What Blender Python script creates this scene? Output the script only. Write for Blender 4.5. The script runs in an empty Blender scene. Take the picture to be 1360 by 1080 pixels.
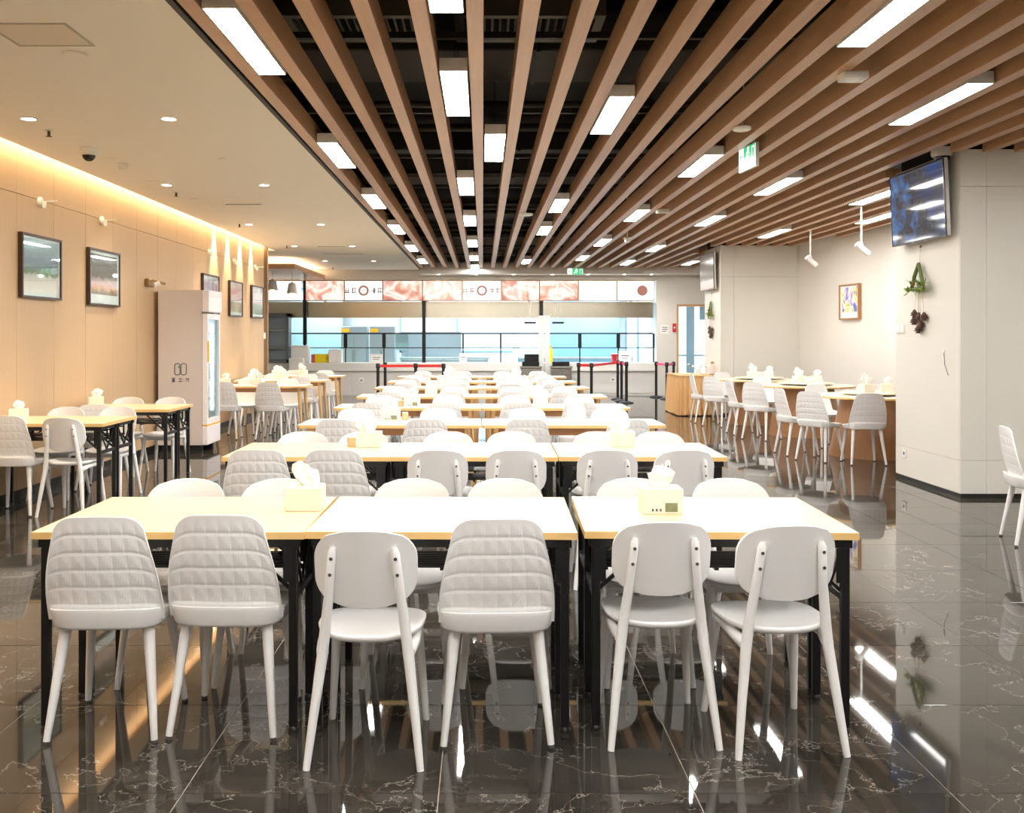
import bpy, bmesh, math, random
from mathutils import Vector, Matrix
random.seed(7)
PI = math.pi
sc = bpy.context.scene
C = sc.collection

# ------------------------------------------------------------------ camera, world, view
F, CX, CY, H = 1280.0, 641.0, 447.0, 1.478          # focal length in pixels, vanishing point, eye height
cam_d = bpy.data.cameras.new('camera')
cam_d.sensor_fit = 'HORIZONTAL'; cam_d.sensor_width = 36.0
cam_d.lens = 36.0 * F / 1360.0
cam_d.shift_x = (680 - CX) / 1360.0
cam_d.shift_y = (CY - 540) / 1360.0
cam_d.clip_start = 0.05; cam_d.clip_end = 200
cam = bpy.data.objects.new('camera', cam_d); C.objects.link(cam)
cam.location = (0, 0, H); cam.rotation_euler = (PI/2, 0, 0)
sc.camera = cam
w = bpy.data.worlds.new('daylight'); sc.world = w; w.use_nodes = True
bg = w.node_tree.nodes['Background']
bg.inputs[0].default_value = (0.80, 0.91, 1.0, 1); bg.inputs[1].default_value = 1.2
sc.view_settings.view_transform = 'Standard'; sc.view_settings.look = 'None'
sc.view_settings.gamma = 1.0; sc.view_settings.use_curve_mapping = False
sc.view_settings.exposure = 1.2
sc.cycles.max_bounces = 7; sc.cycles.diffuse_bounces = 4; sc.cycles.glossy_bounces = 4
sc.cycles.transmission_bounces = 6; sc.cycles.transparent_max_bounces = 10
sc.cycles.sample_clamp_indirect = 6.0
sc.cycles.use_denoising = True
PANEL_E, DOWN_E = 26.0, 40.0

def area_light(name, loc, rot, sx, sy, power, col):
    d = bpy.data.lights.new(name, 'AREA'); d.shape = 'RECTANGLE'; d.size = sx; d.size_y = sy
    d.energy = power; d.color = col
    o = bpy.data.objects.new(name, d); C.objects.link(o); o.location = loc; o.rotation_euler = rot
    return o
def spot_light(name, loc, target, power, angle, col, blend=0.5, r=0.03):
    d = bpy.data.lights.new(name, 'SPOT'); d.energy = power; d.spot_size = angle; d.spot_blend = blend
    d.color = col; d.shadow_soft_size = r
    o = bpy.data.objects.new(name, d); C.objects.link(o); o.location = loc
    o.rotation_euler = (Vector(target) - Vector(loc)).to_track_quat('-Z', 'Y').to_euler()
    return o
# cove strip above the timber wall, cove on the far soffit, kitchen ceiling panels
area_light('cove_strip_light', (-4.085, 7.0, 3.27), (0, math.radians(20), 0), 0.05, 23.6, 80, (1.0, 0.76, 0.46))
area_light('soffit_cove_light', (-5.1, 22.3, 3.0), (PI, 0, 0), 2.0, 3.6, 60, (1.0, 0.82, 0.55))
for kx in (-4.6, -1.6, 1.4, 3.4):
    area_light('kitchen_ceiling_light', (kx, 27.0, 2.86), (0, 0, 0), 1.2, 2.4, 55, (0.90, 0.96, 1.0))
for i in range(4):
    yy = 15.06 + 0.8 * i
    spot_light('wall_washer_light', (-4.125, yy, 3.30), (-4.21, yy, 1.7), 220, math.radians(40), (1.0, 0.86, 0.62), 0.6, 0.02)

# ------------------------------------------------------------------ materials
MATS = {}
def rgb(r, g, b):
    f = lambda c: (c/255/12.92) if c/255 <= 0.04045 else ((c/255+0.055)/1.055)**2.4
    return (f(r), f(g), f(b), 1.0)
def new_mat(name):
    m = bpy.data.materials.new(name); m.use_nodes = True; MATS[name] = m
    nt = m.node_tree; return m, nt, nt.nodes['Principled BSDF']
def mat(name, col, rough=0.5, metal=0.0, spec=0.5, noise=0.0, nscale=8.0, bump=0.0, bscale=40.0, stretch=None, coat=0.0):
    m, nt, b = new_mat(name)
    b.inputs['Base Color'].default_value = col; b.inputs['Roughness'].default_value = rough
    b.inputs['Metallic'].default_value = metal; b.inputs['Specular IOR Level'].default_value = spec
    b.inputs['Coat Weight'].default_value = coat
    if noise or bump:
        tc = nt.nodes.new('ShaderNodeTexCoord'); mp = nt.nodes.new('ShaderNodeMapping')
        nt.links.new(tc.outputs['Object'], mp.inputs[0])
        if stretch: mp.inputs['Scale'].default_value = stretch
    if noise:
        n = nt.nodes.new('ShaderNodeTexNoise'); n.inputs['Scale'].default_value = nscale; n.inputs['Detail'].default_value = 5
        nt.links.new(mp.outputs[0], n.inputs[0])
        mx = nt.nodes.new('ShaderNodeMix'); mx.data_type = 'RGBA'
        mx.inputs[6].default_value = tuple(c*(1-noise) for c in col[:3]) + (1,)
        mx.inputs[7].default_value = tuple(min(1, c*(1+noise)) for c in col[:3]) + (1,)
        nt.links.new(n.outputs[0], mx.inputs[0]); nt.links.new(mx.outputs[2], b.inputs['Base Color'])
    if bump:
        n2 = nt.nodes.new('ShaderNodeTexNoise'); n2.inputs['Scale'].default_value = bscale
        nt.links.new(mp.outputs[0], n2.inputs[0])
        bp = nt.nodes.new('ShaderNodeBump'); bp.inputs['Strength'].default_value = bump; bp.inputs['Distance'].default_value = 0.002
        nt.links.new(n2.outputs[0], bp.inputs['Height']); nt.links.new(bp.outputs[0], b.inputs['Normal'])
    return m
def emit(name, col, strength):
    m, nt, b = new_mat(name)
    b.inputs['Base Color'].default_value = tuple(c*0.15 for c in col[:3])+(1,); b.inputs['Emission Color'].default_value = col
    b.inputs['Emission Strength'].default_value = strength; b.inputs['Roughness'].default_value = 0.4
    return m
def wood(name, c1, c2, rough=0.45, stretch=(6, 0.5, 6), scale=6.0, rand=True):
    m, nt, b = new_mat(name)
    tc = nt.nodes.new('ShaderNodeTexCoord'); mp = nt.nodes.new('ShaderNodeMapping'); mp.inputs['Scale'].default_value = stretch
    nt.links.new(tc.outputs['Object'], mp.inputs[0])
    if rand:
        oi = nt.nodes.new('ShaderNodeObjectInfo'); ml = nt.nodes.new('ShaderNodeMath'); ml.operation = 'MULTIPLY'; ml.inputs[1].default_value = 37
        nt.links.new(oi.outputs['Random'], ml.inputs[0]); nt.links.new(ml.outputs[0], mp.inputs['Location'])
    n = nt.nodes.new('ShaderNodeTexNoise'); n.inputs['Scale'].default_value = scale; n.inputs['Detail'].default_value = 6; n.inputs['Distortion'].default_value = 0.6
    nt.links.new(mp.outputs[0], n.inputs[0])
    mx = nt.nodes.new('ShaderNodeMix'); mx.data_type = 'RGBA'; mx.inputs[6].default_value = c1; mx.inputs[7].default_value = c2
    nt.links.new(n.outputs[0], mx.inputs[0]); nt.links.new(mx.outputs[2], b.inputs['Base Color'])
    b.inputs['Roughness'].default_value = rough
    return m
def marble():
    m, nt, b = new_mat('marble'); N = nt.nodes; L = nt.links
    tc = N.new('ShaderNodeTexCoord'); oi = N.new('ShaderNodeObjectInfo')
    ml = N.new('ShaderNodeVectorMath'); ml.operation = 'SCALE'; ml.inputs[0].default_value = (41, 29, 17)
    L.new(oi.outputs['Random'], ml.inputs['Scale'])
    ad = N.new('ShaderNodeVectorMath'); ad.operation = 'ADD'; L.new(tc.outputs['Object'], ad.inputs[0]); L.new(ml.outputs[0], ad.inputs[1])
    n1 = N.new('ShaderNodeTexNoise'); n1.inputs['Scale'].default_value = 3.4; n1.inputs['Detail'].default_value = 8; n1.inputs['Roughness'].default_value = 0.65
    L.new(ad.outputs[0], n1.inputs[0])
    cr = N.new('ShaderNodeValToRGB'); e = cr.color_ramp
    e.elements[0].position = 0.3; e.elements[0].color = (0.016, 0.014, 0.011, 1); e.elements[1].position = 0.72; e.elements[1].color = (0.066, 0.058, 0.047, 1)
    L.new(n1.outputs[0], cr.inputs[0])
    def vein(scale, width, dist):
        n2 = N.new('ShaderNodeTexNoise'); n2.inputs['Scale'].default_value = scale; n2.inputs['Detail'].default_value = 7; n2.inputs['Roughness'].default_value = 0.6; n2.inputs['Distortion'].default_value = dist
        L.new(ad.outputs[0], n2.inputs[0])
        s = N.new('ShaderNodeMath'); s.operation = 'SUBTRACT'; s.inputs[1].default_value = 0.5; L.new(n2.outputs[0], s.inputs[0])
        a = N.new('ShaderNodeMath'); a.operation = 'ABSOLUTE'; L.new(s.outputs[0], a.inputs[0])
        mr = N.new('ShaderNodeMapRange'); mr.inputs[1].default_value = 0.0; mr.inputs[2].default_value = width; mr.inputs[3].default_value = 1; mr.inputs[4].default_value = 0
        L.new(a.outputs[0], mr.inputs[0]); return mr
    v1 = vein(1.3, 0.0028, 0.3); v2 = vein(3.4, 0.006, 0.3)
    msk = N.new('ShaderNodeTexNoise'); msk.inputs['Scale'].default_value = 1.6; L.new(ad.outputs[0], msk.inputs[0])
    mm = N.new('ShaderNodeMapRange'); mm.inputs[1].default_value = 0.48; mm.inputs[2].default_value = 0.66; L.new(msk.outputs[0], mm.inputs[0])
    v2m = N.new('ShaderNodeMath'); v2m.operation = 'MULTIPLY'; L.new(v2.outputs[0], v2m.inputs[0]); L.new(mm.outputs[0], v2m.inputs[1])
    mxv = N.new('ShaderNodeMath'); mxv.operation = 'MAXIMUM'; L.new(v1.outputs[0], mxv.inputs[0]); L.new(v2m.outputs[0], mxv.inputs[1])
    sc_ = N.new('ShaderNodeMath'); sc_.operation = 'MULTIPLY'; sc_.inputs[1].default_value = 0.55; L.new(mxv.outputs[0], sc_.inputs[0])
    mx = N.new('ShaderNodeMix'); mx.data_type = 'RGBA'; mx.inputs[7].default_value = (0.42, 0.39, 0.34, 1)
    L.new(sc_.outputs[0], mx.inputs[0]); L.new(cr.outputs[0], mx.inputs[6]); L.new(mx.outputs[2], b.inputs['Base Color'])
    b.inputs['Roughness'].default_value = 0.03; b.inputs['IOR'].default_value = 1.5
def glass(name, tint, alpha_mix=0.9, rough=0.02):
    m = bpy.data.materials.new(name); m.use_nodes = True; MATS[name] = m
    nt = m.node_tree; N = nt.nodes; L = nt.links; N.clear()
    o = N.new('ShaderNodeOutputMaterial'); t = N.new('ShaderNodeBsdfTransparent'); t.inputs[0].default_value = tint
    g = N.new('ShaderNodeBsdfGlossy'); g.inputs['Roughness'].default_value = rough
    fr = N.new('ShaderNodeFresnel'); ge = N.new('ShaderNodeNewGeometry'); io = N.new('ShaderNodeMapRange'); io.inputs[3].default_value = 1.4; io.inputs[4].default_value = 1/1.4; L.new(ge.outputs['Backfacing'], io.inputs[0]); L.new(io.outputs[0], fr.inputs[0])
    mx = N.new('ShaderNodeMixShader'); L.new(fr.outputs[0], mx.inputs[0]); L.new(t.outputs[0], mx.inputs[1]); L.new(g.outputs[0], mx.inputs[2]); L.new(mx.outputs[0], o.inputs[0])
def art(name, stops, axis='Z', lo=-0.3, hi=0.3, nscale=7.0, namt=0.25, strength=0.0, rough=0.15, rand=False, second=None):
    """banded print: colour runs along one object axis, broken up by noise"""
    m, nt, b = new_mat(name); N = nt.nodes; L = nt.links
    tc = N.new('ShaderNodeTexCoord'); sx = N.new('ShaderNodeSeparateXYZ'); L.new(tc.outputs['Object'], sx.inputs[0])
    mr = N.new('ShaderNodeMapRange'); mr.inputs[1].default_value = lo; mr.inputs[2].default_value = hi; L.new(sx.outputs[axis], mr.inputs[0])
    n = N.new('ShaderNodeTexNoise'); n.inputs['Scale'].default_value = nscale; n.inputs['Detail'].default_value = 4; n.inputs['Distortion'].default_value = 0.7
    if rand:
        oi = N.new('ShaderNodeObjectInfo'); vm = N.new('ShaderNodeVectorMath'); vm.operation = 'SCALE'; vm.inputs[0].default_value = (31, 47, 23); L.new(oi.outputs['Random'], vm.inputs['Scale'])
        va = N.new('ShaderNodeVectorMath'); va.operation = 'ADD'; L.new(tc.outputs['Object'], va.inputs[0]); L.new(vm.outputs[0], va.inputs[1]); L.new(va.outputs[0], n.inputs[0])
    else:
        L.new(tc.outputs['Object'], n.inputs[0])
    s = N.new('ShaderNodeMath'); s.operation = 'SUBTRACT'; s.inputs[1].default_value = 0.5; L.new(n.outputs[0], s.inputs[0])
    q = N.new('ShaderNodeMath'); q.operation = 'MULTIPLY_ADD'; q.inputs[1].default_value = namt * 2; L.new(s.outputs[0], q.inputs[0]); L.new(mr.outputs[0], q.inputs[2])
    cr = N.new('ShaderNodeValToRGB'); el = cr.color_ramp.elements
    while len(el) < len(stops): el.new(0.5)
    for e, (p, c) in zip(el, stops): e.position = p; e.color = c
    L.new(q.outputs[0], cr.inputs[0]); L.new(cr.outputs[0], b.inputs['Base Color']); b.inputs['Roughness'].default_value = rough
    if strength:
        nt.links.remove(b.inputs['Base Color'].links[0]); b.inputs['Base Color'].default_value = (0.02, 0.02, 0.02, 1)
        L.new(cr.outputs[0], b.inputs['Emission Color']); b.inputs['Emission Strength'].default_value = strength

marble()
mat('grout', rgb(165, 155, 140), 0.7)
mat('chair_white', rgb(240, 239, 237), 0.36)
mat('screw_steel', rgb(120, 118, 115), 0.35, 0.8)
mat('rubber', rgb(70, 68, 66), 0.7)
mat('laminate', rgb(230, 210, 166), 0.32, noise=0.03, nscale=3)
mat('edge_tan', rgb(226, 186, 120), 0.45)
mat('black_steel', rgb(14, 14, 14), 0.38)
wood('pale_wood', rgb(235, 208, 165), rgb(215, 180, 130), 0.4, (1.2, 9, 9), 4)
wood('leg_wood', rgb(226, 185, 130), rgb(205, 158, 100), 0.4, (10, 10, 1.5), 5)
mat('table_white', rgb(232, 221, 196), 0.3)
wood('round_wood', rgb(178, 130, 86), rgb(150, 104, 64), 0.45, (9, 9, 1.2), 4)
wood('panel_wood', rgb(198, 169, 133), rgb(189, 157, 119), 0.5, (14, 14, 0.6), 4)
mat('panel_gap', rgb(120, 90, 60), 0.8)
wood('slat_wood', rgb(204, 161, 124), rgb(180, 136, 100), 0.34, (8, 0.35, 8), 4)
mat('ceiling_paint', rgb(243, 236, 224), 0.8)
mat('white_paint', rgb(226, 222, 214), 0.75)
mat('panel_white', rgb(222, 218, 208), 0.5)
mat('plenum_black', rgb(20, 19, 17), 0.85)
mat('duct_dark', rgb(52, 48, 40), 0.7)
mat('duct_black', rgb(26, 25, 22), 0.6)
mat('grille_grey', rgb(84, 78, 66), 0.6)
mat('toe_black', rgb(24, 22, 20), 0.4)
mat('metal_white', rgb(238, 236, 230), 0.4)
mat('hatch_frame', rgb(196, 184, 164), 0.7); mat('hatch_panel', rgb(224, 212, 194), 0.7)
mat('dark_trim', rgb(30, 28, 26), 0.5)
emit('panel_glow', (1.0, 0.98, 0.95, 1), PANEL_E)
emit('down_glow', (1.0, 0.90, 0.74, 1), DOWN_E)
mat('fridge_grey', rgb(206, 196, 190), 0.45)
mat('fridge_white', rgb(238, 232, 232), 0.35)
mat('sticker_yellow', rgb(240, 185, 30), 0.5)
mat('ink_grey', rgb(95, 92, 104), 0.6)
mat('ink_green', rgb(110, 140, 125), 0.6)
glass('clear_glass', (0.93, 0.975, 0.98, 1))
glass('fridge_glass', (0.80, 0.93, 0.94, 1))
emit('fridge_lamp', (0.85, 0.96, 1.0, 1), 4.0)
mat('steel', rgb(178, 178, 170), 0.22, 0.95, noise=0.05)
mat('steel_hood', rgb(205, 198, 180), 0.26, 1.0, bump=0.6, bscale=1.4)
mat('steel_blue', rgb(176, 192, 202), 0.35, 0.6)
mat('kitchen_white', rgb(238, 246, 248), 0.5)
mat('kitchen_blue', rgb(140, 190, 220), 0.4)
mat('kitchen_teal', rgb(170, 208, 216), 0.4)
mat('counter_white', rgb(236, 234, 228), 0.3)
mat('counter_grey', rgb(228, 225, 220), 0.5)
mat('window_frame', rgb(150, 190, 215), 0.4)
mat('door_wood', rgb(206, 160, 112), 0.5)
mat('frame_dark', rgb(60, 42, 30), 0.4)
mat('frame_wood', rgb(165, 120, 75), 0.4)
mat('mat_board', rgb(245, 243, 240), 0.25)
mat('belt_red', rgb(235, 45, 45), 0.5)
mat('belt_pink', rgb(235, 80, 130), 0.5)
mat('stanchion_black', rgb(30, 32, 34), 0.35)
wood('skirt_cloth', rgb(226, 184, 130), rgb(212, 166, 112), 0.75, (6, 6, 0.7), 3)
mat('tissue_box', rgb(238, 231, 214), 0.55)
mat('tissue_white', rgb(250, 248, 240), 0.9)
mat('slot_tan', rgb(230, 212, 160), 0.6)
mat('label_green', rgb(135, 138, 105), 0.5, noise=0.35, nscale=60)
mat('amber', rgb(240, 190, 140), 0.25)
mat('leaf_green', rgb(120, 145, 45), 0.6, noise=0.5, nscale=30)
mat('vine_green', rgb(95, 110, 55), 0.7, noise=0.4, nscale=40)
mat('twig', rgb(130, 105, 75), 0.8)
mat('pinecone', rgb(92, 66, 52), 0.8, noise=0.3, nscale=80)
mat('berry_red', rgb(190, 80, 40), 0.5)
mat('string', rgb(190, 170, 140), 0.8)
mat('tv_black', rgb(16, 17, 20), 0.25)
mat('tv_silver', rgb(205, 203, 196), 0.35)
mat('shade_grey', rgb(205, 198, 194), 0.6)
mat('exit_green', rgb(40, 165, 90), 0.4)
emit('exit_glow', (0.95, 1.0, 0.97, 1), 0.7)
emit('exit_glow_green', (0.03, 0.5, 0.17, 1), 0.55)
mat('pack_yellow', rgb(246, 222, 20), 0.5)
mat('pack_red', rgb(205, 90, 95), 0.5)
mat('paper_white', rgb(248, 246, 242), 0.6)
mat('cup_red', rgb(205, 40, 50), 0.4)
mat('screen_dark', rgb(22, 24, 26), 0.2)
mat('cabinet_grey', rgb(110, 112, 118), 0.4)
mat('camera_dark', rgb(28, 24, 24), 0.12)
mat('brass', rgb(150, 120, 80), 0.4, 0.6)
W_ = (1, 1, 1, 1)
art('art_city', [(0.0, rgb(250, 240, 225)), (0.2, rgb(245, 222, 208)), (0.33, rgb(240, 225, 215)), (0.38, rgb(140, 155, 105)), (0.46, rgb(150, 165, 160)), (0.6, rgb(140, 150, 165)), (0.85, rgb(165, 185, 185)), (1.0, rgb(180, 195, 195))], 'Z', -0.27, 0.27, 9, 0.12)
art('art_hall', [(0.0, rgb(150, 125, 110)), (0.15, rgb(160, 135, 120)), (0.2, rgb(225, 170, 130)), (0.32, rgb(225, 180, 180)), (0.42, rgb(185, 165, 160)), (0.5, rgb(120, 102, 88)), (1.0, rgb(108, 92, 78))], 'Z', -0.22, 0.25, 9, 0.14)
art('art_bowl', [(0.0, rgb(235, 225, 225)), (0.45, rgb(250, 225, 215)), (0.55, rgb(240, 170, 160)), (0.62, rgb(130, 115, 150)), (0.85, rgb(150, 135, 165)), (1.0, rgb(240, 240, 240))], 'Z', -0.3, 0.27, 4, 0.10)
art('art_pink', [(0.0, rgb(235, 230, 222)), (0.2, rgb(190, 165, 130)), (0.4, rgb(175, 140, 110)), (0.45, rgb(248, 215, 205)), (0.7, rgb(245, 190, 185)), (1.0, rgb(245, 235, 230))], 'Z', -0.3, 0.27, 8, 0.10)
art('art_garden', [(0.0, rgb(200, 205, 190)), (0.15, rgb(110, 130, 120)), (0.4, rgb(150, 175, 170)), (0.5, rgb(240, 215, 215)), (1.0, rgb(250, 235, 235))], 'Z', -0.3, 0.27, 8, 0.12)
art('art_blue', [(0.0, rgb(95, 95, 170)), (0.38, rgb(120, 125, 200)), (0.47, rgb(205, 190, 230)), (0.54, rgb(250, 245, 225)), (0.62, rgb(225, 205, 80)), (0.7, rgb(110, 115, 195)), (1.0, rgb(90, 95, 175))], 'X', -0.35, 0.35, 5, 0.55)
art('tv_image', [(0.0, rgb(50, 90, 170)), (0.3, rgb(70, 85, 115)), (0.42, rgb(92, 95, 100)), (0.52, rgb(58, 58, 64)), (0.62, rgb(100, 105, 112)), (0.74, rgb(70, 110, 170)), (1.0, rgb(120, 165, 215))], 'Y', -1.1, 1.1, 7, 0.8, 0.28, 0.06)
art('tv_image_far', [(0.0, rgb(240, 170, 160)), (0.15, rgb(250, 230, 220)), (0.28, rgb(245, 235, 225)), (0.3, rgb(150, 146, 138)), (0.6, rgb(150, 140, 128)), (1.0, rgb(120, 105, 92))], 'Z', -0.38, 0.38, 4, 0.04, 0.28, 0.12)
art('menu_food', [(0.0, rgb(170, 100, 88)), (0.30, rgb(222, 150, 130)), (0.42, rgb(242, 198, 176)), (0.49, rgb(249, 226, 210)), (0.58, rgb(254, 246, 238)), (0.70, rgb(246, 214, 196)), (1.0, rgb(205, 140, 135))], 'Z', -1.2, 1.2, 2.6, 0.95, 0.52, 0.3, True)
emit('menu_white', (1.0, 0.985, 0.96, 1), 0.47)
emit('menu_cream', (1.0, 0.95, 0.84, 1), 0.52)
mat('menu_ink', rgb(150, 110, 90), 0.6)
emit('menu_ring', (0.62, 0.25, 0.17, 1), 0.25)
emit('pendant_glow', (1.0, 0.75, 0.30, 1), 6.0)

# ------------------------------------------------------------------ mesh helpers
class MB:
    def __init__(s): s.v = []; s.f = []; s.sm = []
    def add(s, vs, fs, smooth=False):
        o = len(s.v); s.v += [tuple(p) for p in vs]
        for f in fs: s.f.append(tuple(i+o for i in f)); s.sm.append(smooth)
        return s
    def box(s, x0, y0, z0, x1, y1, z1):
        vs = [(x0,y0,z0),(x1,y0,z0),(x1,y1,z0),(x0,y1,z0),(x0,y0,z1),(x1,y0,z1),(x1,y1,z1),(x0,y1,z1)]
        return s.add(vs, [(0,3,2,1),(4,5,6,7),(0,1,5,4),(1,2,6,5),(2,3,7,6),(3,0,4,7)])
    def cbox(s, x0, y0, z0, x1, y1, z1, c=0.004):
        """box with chamfered edges"""
        pts = []
        for x, sx in ((x0,1),(x1,-1)):
            for y, sy in ((y0,1),(y1,-1)):
                for z, sz in ((z0,1),(z1,-1)):
                    pts += [(x, y+sy*c, z+sz*c), (x+sx*c, y, z+sz*c), (x+sx*c, y+sy*c, z)]
        bm = bmesh.new()
        for p in pts: bm.verts.new(p)
        bmesh.ops.convex_hull(bm, input=bm.verts); bmesh.ops.dissolve_limit(bm, angle_limit=0.01, verts=bm.verts, edges=bm.edges)
        bm.verts.index_update(); vs = [v.co[:] for v in bm.verts]; fs = [[v.index for v in f.verts] for f in bm.faces]; bm.free()
        return s.add(vs, fs)
    def tube(s, pts, radii, n=10, smooth=True, caps=True):
        pts = [Vector(p) for p in pts]; rings = []
        if not hasattr(radii, '__len__'): radii = [radii]*len(pts)
        for i, p in enumerate(pts):
            d = (pts[min(i+1, len(pts)-1)] - pts[max(i-1, 0)]).normalized()
            a = Vector((1,0,0)) if abs(d.x) < 0.8 else Vector((0,1,0))
            u = d.cross(a).normalized(); v = d.cross(u)
            rings.append([p + radii[i]*(math.cos(2*PI*k/n)*u + math.sin(2*PI*k/n)*v) for k in range(n)])
        vs = [q for r in rings for q in r]; fs = []
        for i in range(len(pts)-1):
            for k in range(n): fs.append((i*n+k, i*n+(k+1)%n, (i+1)*n+(k+1)%n, (i+1)*n+k))
        s.add(vs, fs, smooth)
        if caps: s.add(rings[0], [tuple(range(n))[::-1]]); s.add(rings[-1], [tuple(range(n))])
        return s
    def lathe(s, prof, n=24, cx=0, cy=0, smooth=True, caps=True):
        vs = []; fs = []
        for r, z in prof:
            vs += [(cx+r*math.cos(2*PI*k/n), cy+r*math.sin(2*PI*k/n), z) for k in range(n)]
        for i in range(len(prof)-1):
            for k in range(n): fs.append((i*n+k, i*n+(k+1)%n, (i+1)*n+(k+1)%n, (i+1)*n+k))
        s.add(vs, fs, smooth)
        for i, rev in ((0, True), (len(prof)-1, False)):
            if caps and prof[i][0] > 1e-5:
                ring = vs[i*n:(i+1)*n]; f = tuple(range(n)); s.add(ring, [f[::-1] if rev else f])
        return s
    def prism(s, poly, d0, d1, axis='Z', smooth=False):
        n = len(poly)
        def P(a, b, d): return {'Z': (a,b,d), 'Y': (a,d,b), 'X': (d,a,b)}[axis]
        vs = [P(a,b,d0) for a,b in poly] + [P(a,b,d1) for a,b in poly]
        s.add(vs, [(i, (i+1)%n, n+(i+1)%n, n+i) for i in range(n)], smooth)
        s.add(vs[:n], [tuple(range(n))[::-1]]); s.add(vs[n:], [tuple(range(n))]); return s
    def bar(s, p, q, w, h):
        """square bar from p to q"""
        p, q = Vector(p), Vector(q); d = (q-p).normalized(); a = Vector((0,0,1)) if abs(d.z) < 0.9 else Vector((0,1,0))
        u = d.cross(a).normalized()*w/2; v = d.cross(u).normalized()*h/2
        vs = [p-u-v, p+u-v, p+u+v, p-u+v, q-u-v, q+u-v, q+u+v, q-u+v]
        return s.add(vs, [(0,3,2,1),(4,5,6,7),(0,1,5,4),(1,2,6,5),(2,3,7,6),(3,0,4,7)])
    def mesh(s, name, m=None):
        me = bpy.data.meshes.new(name); me.from_pydata(s.v, [], s.f)
        bm = bmesh.new(); bm.from_mesh(me); bmesh.ops.recalc_face_normals(bm, faces=bm.faces); bm.to_mesh(me); bm.free()
        me.polygons.foreach_set('use_smooth', s.sm)
        if m: me.materials.append(MATS[m])
        me.update(); return me
def rrect(wd, ht, r, n=6, cx=0, cy=0):
    p = []
    for sx, sy, a0 in ((1,1,0),(-1,1,90),(-1,-1,180),(1,-1,270)):
        for k in range(n+1):
            a = math.radians(a0+90*k/n); p.append((cx+sx*(wd/2-r)+r*math.cos(a), cy+sy*(ht/2-r)+r*math.sin(a)))
    return p
def link(name, me, parent=None, loc=(0,0,0), rot=(0,0,0)):
    o = bpy.data.objects.new(name, me); C.objects.link(o); o.location = loc; o.rotation_euler = rot
    if parent: o.parent = parent
    return o
def ob(name, mb, m, parent=None, loc=(0,0,0), rot=(0,0,0)): return link(name, mb.mesh(name, m), parent, loc, rot)
def tag(o, label, cat, group=None):
    o['label'] = label; o['category'] = cat
    if group: o['group'] = group
    return o
def thing(name, label, cat, loc=(0,0,0), rotz=0, group=None):
    o = bpy.data.objects.new(name, None); C.objects.link(o); o.location = loc; o.rotation_euler = (0,0,rotz); o.empty_display_size = 0.1
    return tag(o, label, cat, group)
def struct(name, mb, m, label=None, parent=None, loc=(0,0,0), rot=(0,0,0)):
    o = ob(name, mb, m, parent, loc, rot)
    if not parent: o['kind'] = 'structure'
    if label: o['label'] = label
    return o
def grow(spec, root):
    """spec: list of (name, mesh, label or None, [sub-parts]); meshes are shared"""
    for name, me, lab, subs in spec:
        o = link(name, me, root)
        if lab: o['label'] = lab
        for sn, sm in subs: link(sn, sm, o)
def PX(px, Y): return (px-CX)/F*Y
def PZ(py, Y): return H - (py-CY)/F*Y

# ------------------------------------------------------------------ the room shell
CE = 3.16                                               # underside of slats and plaster ceiling
fl = struct('floor', MB().box(-7.2, -5, -0.15, 7.2, 29.2, -0.0025), 'grout', 'dark polished marble tile floor')
TX, TY, GX0, GY0, GAP = 0.829, 0.745, -0.142, 3.117, 0.004
tile_me = MB().cbox(-TX/2+GAP/2, -TY/2+GAP/2, -0.0024, TX/2-GAP/2, TY/2-GAP/2, 0.0, 0.0006).mesh('tile', 'marble')
cells = []
for i in range(-8, 9):
    for j in range(-11, 29):
        x, y = GX0+(i+0.5)*TX, GY0+(j+0.5)*TY
        if x-TX/2 < -7.3 or x+TX/2 > 7.3 or y > 24.6: continue
        px = CX + F*x/max(y, 0.1); vis = y > 2.2 and -60 < px < 1420 and not (x < -4.4 and y < 18.9) and not (x > 4.6 and y > 18) and not (x > 4.5 and 8.7 < y < 10.2)
        cells.append(((0 if vis else 1), y, x))
cells.sort()
rest = MB()
for k, (nv, y, x) in enumerate(cells):
    if k < 298 and not nv: link('tile', tile_me, fl, (x, y, 0))
    else: rest.box(x-TX/2+GAP/2, y-TY/2+GAP/2, -0.0024, x+TX/2-GAP/2, y+TY/2-GAP/2, 0.0)
ro = ob('tile_field', rest, 'marble', fl); ro['kind'] = 'stuff'

# timber wall on the left: panels with open joints on a dark backing
WX = -4.2
wl = struct('wall_left', MB().box(WX-0.2, -5, 0, WX-0.02, 18.88, 3.5), 'panel_gap', 'warm timber panelled wall with a cove light along its top')
seam = 8.685-0.755*18
pan_lo = MB().cbox(-0.018, 0.002, 0.09, 0, 0.753, 2.768, 0.0015).mesh('panel', 'panel_wood')
pan_hi = MB().cbox(-0.018, 0.002, 2.773, 0, 0.753, 3.5, 0.0015).mesh('panel', 'panel_wood')
y = seam
while y < 18.5:
    if y > -5.2:
        link('panel', pan_lo, wl, (WX, y, 0)); link('panel', pan_hi, wl, (WX, y, 0))
    y += 0.755
struct('baseboard_left', MB().box(WX-0.02, -5, 0, WX+0.012, 18.88, 0.088), 'toe_black')
struct('wall_left_end', MB().box(WX-0.2, 18.88, 0, WX, 18.9, 3.5), 'panel_wood')
struct('wall_left_nook', MB().box(-7.3, 18.6, 0, -7.1, 29.2, 3.5), 'white_paint')
struct('wall_left_nook_side', MB().box(-7.3, 18.6, 0, WX-0.2, 18.8, 3.5), 'white_paint')
struct('wall_front', MB().box(-4.6, -5.2, 0, 7.4, -5, 4.2), 'white_paint')

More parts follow.
